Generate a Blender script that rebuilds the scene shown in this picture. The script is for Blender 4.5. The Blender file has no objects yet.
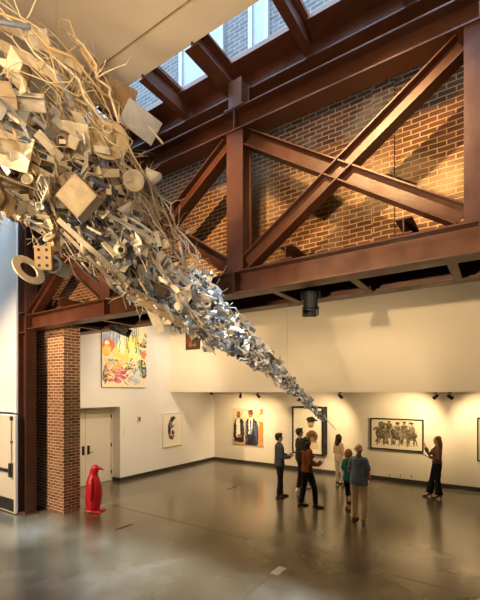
import bpy, bmesh, math, random
from mathutils import Vector, Matrix, noise
V = Vector
PI = math.pi
SC = bpy.context.scene
COL = SC.collection

# ------------------------------------------------------------------ helpers
class MB:
    """collects shapes; build() links them as ONE mesh object"""
    def __init__(self): self.v = []; self.f = []; self.mi = []; self.m = 0
    def add(self, vs, fs):
        b = len(self.v); self.v += [tuple(p) for p in vs]
        for f in fs: self.f.append([b + i for i in f]); self.mi.append(self.m)
        return self
    def obox(self, c, a, b, d):
        c, a, b, d = V(c), V(a), V(b), V(d)
        vs = [c + a * i + b * j + d * k for i in (-1, 1) for j in (-1, 1) for k in (-1, 1)]
        fs = [(0, 1, 3, 2), (4, 6, 7, 5), (0, 4, 5, 1), (2, 3, 7, 6), (0, 2, 6, 4), (1, 5, 7, 3)]
        if a.cross(b).dot(d) < 0: fs = [f[::-1] for f in fs]
        return self.add(vs, fs)
    def box(self, x0, y0, z0, x1, y1, z1):
        return self.obox(((x0 + x1) / 2, (y0 + y1) / 2, (z0 + z1) / 2), ((x1 - x0) / 2, 0, 0), (0, (y1 - y0) / 2, 0), (0, 0, (z1 - z0) / 2))
    def loft(self, pts, rad, side=None, n=12, cap=0.5, sq=False):
        pts = [V(p) for p in pts]
        rad = [(r, r) if not isinstance(r, (tuple, list)) else tuple(r) for r in rad]
        if cap:   # rounded ends
            t0 = (pts[0] - pts[1]).normalized(); t1 = (pts[-1] - pts[-2]).normalized()
            a, b = rad[0], rad[-1]
            ka, kb = min(a) * cap, min(b) * cap
            pts = [pts[0] + t0 * ka, pts[0] + t0 * ka * .7] + pts + [pts[-1] + t1 * kb * .7, pts[-1] + t1 * kb]
            rad = [(a[0] * .35, a[1] * .35), (a[0] * .75, a[1] * .75)] + rad + [(b[0] * .75, b[1] * .75), (b[0] * .35, b[1] * .35)]
        m = len(pts); vs = []; prev = None
        for i, p in enumerate(pts):
            t = (pts[min(i + 1, m - 1)] - pts[max(i - 1, 0)]).normalized()
            if side is not None: s = V(side)
            elif prev is not None: s = prev
            else: s = V((1, 0, 0)) if abs(t.x) < .9 else V((0, 1, 0))
            s = s - t * s.dot(t)
            if s.length < 1e-4: s = t.orthogonal()
            s.normalize(); prev = s
            u = t.cross(s)
            for k in range(n):
                a = 2 * PI * k / n + (PI / n if sq else 0)
                vs.append(p + s * math.cos(a) * rad[i][0] + u * math.sin(a) * rad[i][1])
        fs = []
        for i in range(m - 1):
            for k in range(n):
                k2 = (k + 1) % n
                fs.append((i * n + k, i * n + k2, (i + 1) * n + k2, (i + 1) * n + k))
        fs.append(tuple(range(n))[::-1]); fs.append(tuple((m - 1) * n + k for k in range(n)))
        return self.add(vs, fs)
    def tube(self, pts, r, n=6, cap=0):
        if not isinstance(r, (list, tuple)): r = [r] * len(pts)
        return self.loft(pts, list(r), n=n, cap=cap)
    def ell(self, c, rx, ry, rz, n=16, m=10, rot=None):
        c = V(c); vs = []; fs = []
        for i in range(m + 1):
            th = PI * i / m
            for k in range(n):
                ph = 2 * PI * k / n
                p = V((rx * math.sin(th) * math.cos(ph), ry * math.sin(th) * math.sin(ph), rz * math.cos(th)))
                if i in (0, m): p = p * 1.0 + V((1e-4 * math.cos(ph), 1e-4 * math.sin(ph), 0))
                if rot is not None: p = rot @ p
                vs.append(c + p)
        for i in range(m):
            for k in range(n):
                k2 = (k + 1) % n
                fs.append((i * n + k, (i + 1) * n + k, (i + 1) * n + k2, i * n + k2))
        fs.append(tuple(range(n))); fs.append(tuple(m * n + k for k in range(n))[::-1])
        return self.add(vs, fs)
    def lathe(self, prof, n=20, c=(0, 0, 0), ax=(0, 0, 1), close=True):
        """prof: closed outline of (r, h) turned about ax"""
        ax = V(ax).normalized(); s = ax.orthogonal().normalized(); u = ax.cross(s); c = V(c)
        vs = []; m = len(prof)
        for r, h in prof:
            r = max(r, 1e-4)
            for k in range(n):
                a = 2 * PI * k / n
                vs.append(c + ax * h + (s * math.cos(a) + u * math.sin(a)) * r)
        fs = []
        for i in range(m if close else m - 1):
            j = (i + 1) % m
            for k in range(n):
                k2 = (k + 1) % n
                fs.append((i * n + k, i * n + k2, j * n + k2, j * n + k))
        if not close:
            fs.append(tuple(range(n))[::-1]); fs.append(tuple((m - 1) * n + k for k in range(n)))
        return self.add(vs, fs)
    def slab(self, grid, th):
        """grid of points (rows) given a thickness along the local normal"""
        R, C = len(grid), len(grid[0]); top = []; bot = []
        for i in range(R):
            for j in range(C):
                p = V(grid[i][j])
                du = V(grid[min(i + 1, R - 1)][j]) - V(grid[max(i - 1, 0)][j])
                dv = V(grid[i][min(j + 1, C - 1)]) - V(grid[i][max(j - 1, 0)])
                nn = du.cross(dv)
                nn = nn.normalized() if nn.length > 1e-9 else V((0, 0, 1))
                top.append(p + nn * th / 2); bot.append(p - nn * th / 2)
        N = R * C; fs = []
        for i in range(R - 1):
            for j in range(C - 1):
                a, b, c, d = i * C + j, (i + 1) * C + j, (i + 1) * C + j + 1, i * C + j + 1
                fs += [(a, b, c, d), (N + d, N + c, N + b, N + a)]
        rim = [(0, j) for j in range(C)] + [(i, C - 1) for i in range(1, R)] + [(R - 1, j) for j in range(C - 2, -1, -1)] + [(i, 0) for i in range(R - 2, 0, -1)]
        rim = [i * C + j for i, j in rim]
        for k in range(len(rim)):
            a, b = rim[k], rim[(k + 1) % len(rim)]
            fs.append((a, b, N + b, N + a))
        return self.add(top + bot, fs)
    def ibeam(self, p0, p1, depth, width, up, tf=.02, tw=.014):
        p0, p1, up = V(p0), V(p1), V(up)
        t = (p1 - p0); L = t.length; t.normalize()
        up = (up - t * up.dot(t)).normalized(); w = t.cross(up); c = (p0 + p1) / 2
        for s in (-1, 1):
            self.obox(c + up * s * (depth - tf) / 2, t * L / 2, w * width / 2, up * tf / 2)
        self.obox(c, t * L / 2, w * tw / 2, up * (depth / 2 - tf))
        return self
    def mesh(self, name='m'):
        me = bpy.data.meshes.new(name)
        me.from_pydata(self.v, [], self.f); me.update()
        if any(self.mi): me.polygons.foreach_set('material_index', self.mi)
        return me
    def build(self, name, mat, parent=None, smooth=False, bevel=0, loc=None):
        return link(name, self.mesh(name), mat, parent, smooth, bevel, loc)

def link(name, me, mat, parent=None, smooth=False, bevel=0, loc=None):
    me.name = name
    o = bpy.data.objects.new(name, me); COL.objects.link(o)
    for m in (mat if isinstance(mat, (list, tuple)) else [mat]):
        me.materials.append(m)
    if smooth: me.polygons.foreach_set('use_smooth', [True] * len(me.polygons))
    if bevel:
        b = o.modifiers.new('bevel', 'BEVEL'); b.width = bevel; b.segments = 2; b.limit_method = 'ANGLE'
    if loc is not None: o.location = loc
    if parent is not None: o.parent = parent
    return o

def bake(mesh, mods):
    o = bpy.data.objects.new('tmp', mesh); COL.objects.link(o)
    for typ, kw in mods:
        m = o.modifiers.new(typ, typ)
        for k, v in kw.items(): setattr(m, k, v)
    dg = bpy.context.evaluated_depsgraph_get(); dg.update()
    me = bpy.data.meshes.new_from_object(o.evaluated_get(dg))
    bpy.data.objects.remove(o); bpy.data.meshes.remove(mesh)
    return me

def fuse(mb, voxel=.008, smooth=4, fac=.5, disp=None):
    me = bake(mb.mesh(), [('REMESH', dict(mode='VOXEL', voxel_size=voxel)), ('SMOOTH', dict(factor=fac, iterations=smooth))])
    if disp:
        amp, sc = disp
        me.update()
        co = [v.co.copy() for v in me.vertices]; no = [v.normal.copy() for v in me.vertices]
        for v, c, n in zip(me.vertices, co, no):
            v.co = c + n * amp * noise.noise(V((c.x * sc, c.y * sc, c.z * sc * .6)))
    return me

def tag(o, label=None, cat=None, group=None, kind=None):
    if label: o['label'] = label
    if cat: o['category'] = cat
    if group: o['group'] = group
    if kind: o['kind'] = kind
    return o

def empty(name, loc=(0, 0, 0), rz=0, label=None, cat=None, group=None):
    o = bpy.data.objects.new(name, None); COL.objects.link(o)
    o.location = loc; o.rotation_euler = (0, 0, rz); o.empty_display_size = .1
    return tag(o, label, cat, group)

def struct(name, mb, mat, **k):
    return tag(mb.build(name, mat, **k), kind='structure')

def local_dir(deg):      # 0 = along the room towards the guide, 90 = towards the far wall
    a = math.radians(deg); r_, f_ = V((.83, .558)), V((-.558, .83))
    d = r_ * math.cos(a) + f_ * math.sin(a)
    return math.atan2(d.y, d.x) - PI / 2

# ---------------------------------------------------------------- materials
def mat(name, col, rough=.6, metal=0, var=0, vs=6, bump=0, bs=40, spec=.5, rv=0):
    m = bpy.data.materials.new(name); m.use_nodes = True
    nt = m.node_tree; N = nt.nodes; L = nt.links
    b = N['Principled BSDF']
    b.inputs['Base Color'].default_value = (*col, 1)
    b.inputs['Roughness'].default_value = rough
    b.inputs['Metallic'].default_value = metal
    b.inputs['Specular IOR Level'].default_value = spec
    tc = N.new('ShaderNodeTexCoord')
    if var:
        n = N.new('ShaderNodeTexNoise'); n.inputs['Scale'].default_value = vs; n.inputs['Detail'].default_value = 5
        L.new(tc.outputs['Object'], n.inputs['Vector'])
        mx = N.new('ShaderNodeMix'); mx.data_type = 'RGBA'
        mx.inputs['A'].default_value = (*[c * (1 - var) for c in col], 1)
        mx.inputs['B'].default_value = (*[min(1, c * (1 + var)) for c in col], 1)
        rmp = N.new('ShaderNodeMapRange'); rmp.inputs['From Min'].default_value = .3; rmp.inputs['From Max'].default_value = .7
        L.new(n.outputs['Fac'], rmp.inputs['Value']); L.new(rmp.outputs['Result'], mx.inputs['Factor'])
        L.new(mx.outputs['Result'], b.inputs['Base Color'])
        if rv:
            r2 = N.new('ShaderNodeMapRange'); r2.inputs['From Min'].default_value = .3; r2.inputs['From Max'].default_value = .7
            r2.inputs['To Min'].default_value = rough - rv; r2.inputs['To Max'].default_value = rough + rv
            L.new(n.outputs['Fac'], r2.inputs['Value']); L.new(r2.outputs['Result'], b.inputs['Roughness'])
    if bump:
        n2 = N.new('ShaderNodeTexNoise'); n2.inputs['Scale'].default_value = bs; n2.inputs['Detail'].default_value = 4
        L.new(tc.outputs['Object'], n2.inputs['Vector'])
        bp = N.new('ShaderNodeBump'); bp.inputs['Strength'].default_value = bump; bp.inputs['Distance'].default_value = .02
        L.new(n2.outputs['Fac'], bp.inputs['Height']); L.new(bp.outputs['Normal'], b.inputs['Normal'])
    return m

def brick_mat(name, c1, c2, mortar, patch, patch_amt=.35, bw=.215, rh=.073):
    m = bpy.data.materials.new(name); m.use_nodes = True
    nt = m.node_tree; N = nt.nodes; L = nt.links; b = N['Principled BSDF']
    b.inputs['Roughness'].default_value = .85
    tc = N.new('ShaderNodeTexCoord'); sp = N.new('ShaderNodeSeparateXYZ'); L.new(tc.outputs['Object'], sp.inputs[0])
    ad = N.new('ShaderNodeMath'); L.new(sp.outputs['X'], ad.inputs[0]); L.new(sp.outputs['Y'], ad.inputs[1])
    cb = N.new('ShaderNodeCombineXYZ'); L.new(ad.outputs[0], cb.inputs['X']); L.new(sp.outputs['Z'], cb.inputs['Y'])
    # wobble the courses slightly
    nz = N.new('ShaderNodeTexNoise'); nz.inputs['Scale'].default_value = 3.; L.new(tc.outputs['Object'], nz.inputs['Vector'])
    vm = N.new('ShaderNodeVectorMath'); vm.operation = 'MULTIPLY_ADD'
    vm.inputs[1].default_value = (.03, .03, 0)
    L.new(nz.outputs['Color'], vm.inputs[0]); L.new(cb.outputs[0], vm.inputs[2])
    br = N.new('ShaderNodeTexBrick')
    br.inputs['Scale'].default_value = 1; br.inputs['Brick Width'].default_value = bw; br.inputs['Row Height'].default_value = rh
    br.inputs['Mortar Size'].default_value = .0085; br.inputs['Mortar Smooth'].default_value = .3; br.inputs['Bias'].default_value = 0
    br.inputs['Color1'].default_value = (*c1, 1); br.inputs['Color2'].default_value = (*c2, 1); br.inputs['Mortar'].default_value = (*mortar, 1)
    L.new(vm.outputs[0], br.inputs['Vector'])
    n1 = N.new('ShaderNodeTexNoise'); n1.inputs['Scale'].default_value = 1.3; n1.inputs['Detail'].default_value = 6
    L.new(tc.outputs['Object'], n1.inputs['Vector'])
    mr = N.new('ShaderNodeMapRange'); mr.inputs['From Min'].default_value = .52; mr.inputs['From Max'].default_value = .75; mr.inputs['To Max'].default_value = patch_amt
    L.new(n1.outputs['Fac'], mr.inputs['Value'])
    mx = N.new('ShaderNodeMix'); mx.data_type = 'RGBA'; mx.inputs['B'].default_value = (*patch, 1)
    L.new(mr.outputs['Result'], mx.inputs['Factor']); L.new(br.outputs['Color'], mx.inputs['A'])
    L.new(mx.outputs['Result'], b.inputs['Base Color'])
    iv = N.new('ShaderNodeMath'); iv.operation = 'SUBTRACT'; iv.inputs[0].default_value = 1; L.new(br.outputs['Fac'], iv.inputs[1])
    n3 = N.new('ShaderNodeTexNoise'); n3.inputs['Scale'].default_value = 30; L.new(tc.outputs['Object'], n3.inputs['Vector'])
    ma = N.new('ShaderNodeMath'); ma.operation = 'MULTIPLY_ADD'; ma.inputs[1].default_value = .4
    L.new(n3.outputs['Fac'], ma.inputs[0]); L.new(iv.outputs[0], ma.inputs[2])
    bp = N.new('ShaderNodeBump'); bp.inputs['Strength'].default_value = .8; bp.inputs['Distance'].default_value = .012
    L.new(ma.outputs[0], bp.inputs['Height']); L.new(bp.outputs['Normal'], b.inputs['Normal'])
    return m

def floor_mat():
    m = bpy.data.materials.new('polished_concrete'); m.use_nodes = True
    nt = m.node_tree; N = nt.nodes; L = nt.links; b = N['Principled BSDF']
    tc = N.new('ShaderNodeTexCoord')
    n1 = N.new('ShaderNodeTexNoise'); n1.inputs['Scale'].default_value = .5; n1.inputs['Detail'].default_value = 3; n1.inputs['Roughness'].default_value = .55; n1.inputs['Distortion'].default_value = .25
    L.new(tc.outputs['Object'], n1.inputs['Vector'])
    n2 = N.new('ShaderNodeTexNoise'); n2.inputs['Scale'].default_value = 2.2; n2.inputs['Detail'].default_value = 2
    L.new(tc.outputs['Object'], n2.inputs['Vector'])
    cr = N.new('ShaderNodeValToRGB')
    e = cr.color_ramp.elements
    e[0].position = .3; e[0].color = (.052, .038, .021, 1)
    e[1].position = .72; e[1].color = (.19, .168, .135, 1)
    q = e.new(.5); q.color = (.108, .084, .052, 1)
    L.new(n1.outputs['Fac'], cr.inputs['Fac'])
    mx = N.new('ShaderNodeMix'); mx.data_type = 'RGBA'; mx.blend_type = 'MULTIPLY'; mx.inputs['Factor'].default_value = .5
    r2 = N.new('ShaderNodeMapRange'); r2.inputs['From Min'].default_value = .3; r2.inputs['From Max'].default_value = .7; r2.inputs['To Min'].default_value = .65; r2.inputs['To Max'].default_value = 1.15
    L.new(n2.outputs['Fac'], r2.inputs['Value'])
    L.new(cr.outputs['Color'], mx.inputs['A']); L.new(r2.outputs['Result'], mx.inputs['B'])
    L.new(mx.outputs['Result'], b.inputs['Base Color'])
    b.inputs['Roughness'].default_value = .26
    b.inputs['Specular IOR Level'].default_value = .6; b.inputs['Coat Weight'].default_value = .5; b.inputs['Coat Roughness'].default_value = .17; b.inputs['Coat IOR'].default_value = 1.6
    return m

def glass_mat():
    m = bpy.data.materials.new('window_glass'); m.use_nodes = True
    nt = m.node_tree; N = nt.nodes; L = nt.links; N.remove(N['Principled BSDF'])
    t = N.new('ShaderNodeBsdfTransparent'); t.inputs[0].default_value = (.93, .97, 1, 1)
    g = N.new('ShaderNodeBsdfGlossy'); g.inputs['Roughness'].default_value = .03
    mx = N.new('ShaderNodeMixShader')
    mx.inputs[0].default_value = .06; L.new(t.outputs[0], mx.inputs[1]); L.new(g.outputs[0], mx.inputs[2])
    L.new(mx.outputs[0], N['Material Output'].inputs['Surface'])
    return m

def art_mat():
    m = bpy.data.materials.new('painted_canvas'); m.use_nodes = True
    nt = m.node_tree; N = nt.nodes; L = nt.links; b = N['Principled BSDF']
    a = N.new('ShaderNodeVertexColor'); a.layer_name = 'paint'
    L.new(a.outputs['Color'], b.inputs['Base Color']); b.inputs['Roughness'].default_value = .7
    return m

def glow_mat(name, col, st):
    m = bpy.data.materials.new(name); m.use_nodes = True
    b = m.node_tree.nodes['Principled BSDF']
    b.inputs['Base Color'].default_value = (*col, 1); b.inputs['Emission Color'].default_value = (*col, 1); b.inputs['Emission Strength'].default_value = st
    return m

M = dict(
    wall=mat('warm_white_paint', (.76, .70, .60), .75, var=.015, vs=2),
    wall_cool=mat('white_paint', (.80, .79, .77), .7, var=.015, vs=2),
    ceil=mat('ceiling_paint', (.70, .62, .50), .8, var=.02, vs=1.5),
    recess=mat('dark_recess', (.03, .022, .015), .8, var=.1),
    roof=mat('roof_membrane', (.25, .25, .26), .9, var=.1),
    steel=mat('oxide_red_steel', (.068, .021, .0095), .42, var=.22, vs=4, bump=.08, bs=25, spec=.5, rv=.08),
    base=mat('black_baseboard', (.028, .026, .024), .5, var=.1),
    door=mat('cream_door_paint', (.74, .68, .57), .5, var=.02),
    metal=mat('brushed_steel', (.55, .54, .52), .35, 1, var=.1),
    bronze=mat('dark_bronze_metal', (.10, .085, .07), .4, .8, var=.1),
    black=mat('black_painted_metal', (.009, .009, .010), .6, var=.2, spec=.25),
    red=mat('red_plastic', (.50, .007, .028), .38, var=.05),
    white=mat('white_frame', (.8, .78, .74), .5, var=.02),
    blackframe=mat('black_wood_frame', (.010, .009, .008), .65, var=.2, spec=.2),
    wood=mat('natural_wood_frame', (.42, .28, .15), .5, var=.15, vs=12),
    art=art_mat(), glass=glass_mat(), floor=floor_mat(),
    plate=mat('grey_floor_cover', (.42, .44, .46), .4, .4, var=.05),
    plastic=mat('white_plastic', (.75, .72, .66), .5, var=.02),
    lens=glow_mat('lamp_lens', (1, .85, .6), 5.),
    brick=brick_mat('old_brown_brick', (.135, .048, .019), (.06, .022, .011), (.42, .275, .115), (.50, .40, .26), .5),
    pbrick=brick_mat('pillar_red_brick', (.30, .125, .065), (.12, .05, .032), (.66, .54, .38), (.42, .25, .14), .2),
    xbrick=brick_mat('outdoor_grey_brick', (.05, .05, .052), (.026, .028, .03), (.11, .112, .115), (.07, .072, .075), .4),
)

# ------------------------------------------------------------------ setting
struct('floor', MB().box(-14, -7, -.2, 7, 13.9, 0), M['floor'])
mb = MB().box(-14, -7, 7.85, 7, 3.685, 8.05).box(-14, 3.755, 7.85, 7, 4.18, 8.05)
struct('ceiling', mb, M['ceil'])
struct('trim_1', MB().box(-14, 3.685, 8.0, 7, 3.755, 8.05), M['recess'])
struct('trim_2', MB().box(-14, -7, 8.05, 7, 4.16, 8.12), M['roof'])
struct('ceiling_gallery', MB().box(-10.5, 6.45, 5.9, 7, 11.05, 6.05), M['ceil'])
struct('ceiling_soffit', MB().box(-10.5, 10.85, 2.955, 7, 13.6, 3.1), M['wall'])
struct('wall_back', MB().box(-10.9, 13.6, 0, 7, 13.85, 3.1), M['wall'])
struct('wall_back_upper', MB().box(-10.5, 10.85, 3.1, 7, 11.05, 5.9), M['wall'])
w = MB().box(-11, 5.05, 0, -10.5, 6.48, 6.05).box(-11, 6.48, 2.48, -10.5, 8.5, 6.05).box(-11, 8.5, 0, -10.5, 13.6, 6.05).box(-11, 6.48, 0, -10.965, 8.5, 2.48)  # last box: unseen backing added to block daylight leaking around the door
struct('wall_left', w, M['wall_cool'])
struct('wall_front_left', MB().box(-14, 4.85, 2.44, -9.84, 5.05, 4.205).box(-14, 4.85, 4.22, -9.84, 5.05, 7.85).box(-14, 4.87, 4.2, -9.84, 5.05, 4.23), M['wall_cool'])
struct('wall_side', MB().box(-14.2, -7, 0, -14, 5.05, 8.05), M['wall_cool'])
struct('wall_rear', MB().box(-14, -7.2, 0, 7, -7, 8.05), M['wall'])
struct('wall_right', MB().box(7, -7, 0, 7.2, 13.85, 8.05), M['wall'])
struct('wall_upper_brick', MB().box(-14, 5.75, 5.02, 7, 6.3, 8.0).box(-1.55, 5.71, 5.02, -1.25, 5.76, 7.9).box(-4.1, 5.71, 5.02, -3.8, 5.76, 7.9), M['brick'])
struct('baseboard_back', MB().box(-10.5, 13.57, 0, 7, 13.6, .12), M['base'])
struct('baseboard_left', MB().box(-10.5, 8.5, 0, -10.47, 13.57, .12).box(-10.5, 6.1, 0, -10.47, 6.48, .12), M['base'])
struct('trim_3', MB().box(-10.88, 8.47, 0, -10.5, 8.5, .12), M['base'])
# thin saw-cut joints in the slab
struct('trim_4', MB().box(-3.10, -6.9, 0, -3.088, 13.5, .0015).box(-10.4, 6.6, 0, 6.9, 6.612, .0015), M['base'])

# recessed double door in the left wall
d1 = tag(empty('door_1', (-10.9, 7.49, 0)), kind='structure')
MB().box(-.05, -1.0, .01, .0, -.004, 2.40).build('door_leaf', M['door'], d1, bevel=.004)
rl = MB().box(-.05, .004, .01, .0, .95, 2.40).build('door_leaf', M['door'], d1, bevel=.004)
MB().box(-.06, .955, 0, .04, 1.01, 2.48).box(-.06, -1.01, 2.41, .04, .955, 2.48).build('door_frame', M['door'], d1)
for z in (.3, 1.2, 2.15):
    MB().box(-.0, .945, z - .06, .05, .962, z + .06).build('hinge', M['bronze'], d1)
for y in (-.09, .1):
    h = MB().box(0, y - .045, .98, .012, y + .045, 1.26).build('lock_plate', M['black'], d1, bevel=.004)
    MB().tube([(.012, y, 1.05), (.06, y, 1.05), (.065, y + (.11 if y > 0 else -.0), 1.05)], .012, 8).build('door_handle', M['black'], h)

# exit door at the far left, with a crash bar
d2 = tag(empty('door_2', (-9.72, 4.80, 0)), kind='structure')
MB().box(-1.05, -.03, .02, 0, .03, 2.40).build('door_leaf', M['door'], d2, bevel=.005)
MB().box(-1.03, -.036, .06, -.07, -.03, .36).build('kick_plate', M['bronze'], d2)
MB().box(-1.0, -.10, 1.02, -.18, -.06, 1.09).box(-1.0, -.06, 1.0, -.9, -.03, 1.11).build('crash_bar', M['bronze'], d2, bevel=.006)
MB().box(-.19, -.11, .90, -.09, -.03, 1.24).build('latch_box', M['bronze'], d2, bevel=.01)
MB().tube([(-.14, -.055, 1.24), (-.14, -.055, 2.3)], .012, 8).build('latch_rod', M['metal'], d2)
MB().box(-.18, -.08, 2.27, -.10, -.03, 2.37).build('latch_box', M['bronze'], d2, bevel=.008)
MB().box(-.16, -.07, 1.72, -.12, -.03, 1.77).build('rod_guide', M['bronze'], d2)
tag(MB().box(-12, 4.84, 2.41, -9.95, 4.95, 2.46).build('trim_5', M['bronze']), kind='structure')
tag(MB().box(-14, 4.95, 0, -9.86, 5.05, 2.44).build('wall_front_left_low', M['wall_cool']), kind='structure')

# ------------------------------------------------- steel structure and brick
p = empty('brick_pillar', (-9.35, 5.68, 0), 0, 'square red brick pillar standing beside the steel column', 'pillar')
MB().box(-1.1, -.23, 0, .54, .22, 4.75).build('shaft', M['pbrick'], p)

c = empty('steel_column', (-9.66, 5.0, 0), 0, 'tall rust brown steel column left of the brick pillar', 'column')
MB().ibeam((0, .02, 0), (0, .02, 7.85), .36, .26, (1, 0, 0), .03, .02).build('shaft', M['steel'], c)
MB().box(-.24, -.16, 0, .24, .2, .025).build('base_plate', M['steel'], c)
for z in (4.40, 4.88):
    MB().box(-.14, -.11, z - .012, .14, .0, z + .012).build('stiffener', M['steel'], c)

YT = 5.05
t = empty('steel_truss', (-3.4, YT, 4.46), 0, 'rust brown steel truss with crossed diagonals spanning in front of brick wall', 'truss')
tx = lambda x, y, z: (x + 3.4, y - YT, z - 4.46)
def part(name, mbuild, parent=None, **k):
    return mbuild.build(name, M['steel'], parent or t, **k)
part('bottom_chord', MB().ibeam(tx(-9.46, YT, 4.635), tx(6.9, YT, 4.635), .35, .30, (0, 0, 1), .022, .016))
part('top_chord', MB().ibeam(tx(-9.46, YT, 7.13), tx(6.9, YT, 7.13), .34, .30, (0, 0, 1), .022, .016))
PX_ = [-6.55, -3.41, -.20, 3.0]
for x in PX_:
    part('post', MB().ibeam(tx(x, YT, 4.81), tx(x, YT, 6.96), .26, .30, (0, 1, 0), .022, .24))
    for z0, z1 in ((4.48, 4.79), (6.98, 7.28)):
        part('stiffener', MB().box(*tx(x - .008, YT - .15, z0), *tx(x + .008, YT - .01, z1)))
    part('post_extension', MB().ibeam(tx(x, YT, 7.30), tx(x, YT, 7.76), .24, .24, (0, 1, 0), .02, .2).box(*tx(x - .18, YT - .16, 7.30), *tx(x + .18, YT + .16, 7.325)))
ends = [-9.46] + PX_ + [6.2]
for a, b in zip(ends[:-1], ends[1:]):
    for k, (za, zb) in enumerate(((6.96, 4.81), (4.81, 6.96))):
        off = .012 * k
        dx, dz = (b - a), zb - za
        L = math.hypot(dx, dz); ux, uz = dx / L, dz / L
        i0 = .17 / abs(ux) if a > -9.4 else .06
        i1 = .17 / abs(ux)
        p0 = (a + ux * i0, YT - off, za + uz * i0); p1 = (b - ux * i1, YT - off, zb - uz * i1)
        part('diagonal', MB().ibeam(tx(*p0), tx(*p1), .23, .20, (-uz, 0, ux), .018, .014))
for x in (-8.1, -5.2, -2.53, -.97, 1.4):
    part('stub_beam', MB().ibeam(tx(x, 4.9, 4.92), tx(x, 6.45, 4.92), .2, .19, (0, 0, 1), .02, .014))

r = empty('steel_beam', (-3.4, 6.3, 4.46), 0, 'rust brown steel beam along the gallery side under the brick wall', 'beam')
rx = lambda x, y, z: (x + 3.4, y - 6.3, z - 4.46)
part('beam', MB().ibeam(rx(-9.9, 6.3, 4.66), rx(6.9, 6.3, 4.66), .28, .30, (0, 0, 1), .022, .016), r)
part('wall_bearer', MB().ibeam(rx(-9.9, 6.0, 4.92), rx(6.9, 6.0, 4.92), .2, .5, (0, 0, 1), .02, .2), r)
for i, x in enumerate((-8.3, -7.1, -5.6, -4.5, -2.9, -1.69, -.5, .8, 2.0)):
    part('brace', MB().box(*rx(x - .055, 5.2, 4.49), *rx(x + .055, 6.16, 4.505)).box(*rx(x - .055, 5.2, 4.505), *rx(x - .04, 6.16, 4.58)), r)
part('deck_plate', MB().box(*rx(-9.9, 5.21, 4.79), *rx(6.9, 6.14, 4.81)), r)

# skylight between the ceiling edge and the old facade
s = empty('skylight', (-3.4, 4.6, 7.75), 0, 'sloping strip of skylight glass in brown steel frames above the truss', 'skylight')
sx = lambda x, y, z: (x + 3.4, y - 4.6, z - 7.75)
part('edge_beam', MB().ibeam(sx(-14, 5.28, 7.9), sx(7, 5.28, 7.9), .34, .22, (0, 0, 1), .02, .016), s)
part('edge_rail', MB().box(*sx(-14, 4.92, 8.03), *sx(7, 5.52, 8.10)), s)
part('ceiling_rail', MB().box(*sx(-14, 4.12, 8.05), *sx(7, 4.22, 8.12)), s)
RX = [-13, -11.5, -9.95, -8.3, -6.9, -5.65, -4.60, -3.60, -2.28, -.95, .4, 1.9, 3.4, 4.9, 6.4]
for i, x in enumerate(RX):
    big = abs(x + 3.6) < .01
    part('rafter', MB().ibeam(sx(x, 4.14, 7.915), sx(x, 5.16, 7.915), .31, .24 if big else .13, (0, 0, 1), .02, .02), s)
    part('glazing_bar', MB().box(*sx(x - .09, 4.2, 8.07), *sx(x + .09, 4.95, 8.13)), s)
for a, b in zip(RX[:-1], RX[1:]):
    MB().box(*sx(a + .09, 4.2, 8.105), *sx(b - .09, 4.95, 8.115)).build('glass_pane', M['glass'], s)

f = empty('brick_facade', (-3.4, 5.75, 8.0), 0, 'old grey brick facade seen outside through the skylight', 'building')
fx = lambda x, y, z: (x + 3.4, y - 5.75, z - 8.0)
MB().box(*fx(-14, 5.5, 8.02), *fx(7, 6.3, 15)).build('wall', M['xbrick'], f)
wfm = mat('grey_window_frame', (.17, .175, .18), .5, var=.05)
pan = mat('pale_window_panel', (.12, .14, .155), .35, var=.05)
for x0, x1, z0, z1 in ((-5.05, -4.02, 8.2, 10.6), (-3.5, -3.12, 8.2, 14), (-1.7, -.7, 8.3, 10.4), (.6, 1.5, 8.3, 10.4), (-8.2, -7.2, 8.3, 10.4)):
    wf = MB().box(*fx(x0, 5.44, z0), *fx(x0 + .08, 5.5, z1)).box(*fx(x1 - .08, 5.44, z0), *fx(x1, 5.5, z1)).box(*fx(x0, 5.44, z0), *fx(x1, 5.5, z0 + .08)).box(*fx(x0, 5.44, z1 - .08), *fx(x1, 5.5, z1)).build('window_frame', wfm, f)
    MB().box(*fx(x0 + .08, 5.47, z0 + .08), *fx(x1 - .08, 5.5, z1 - .08)).build('window_panel', pan, wf)

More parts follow.
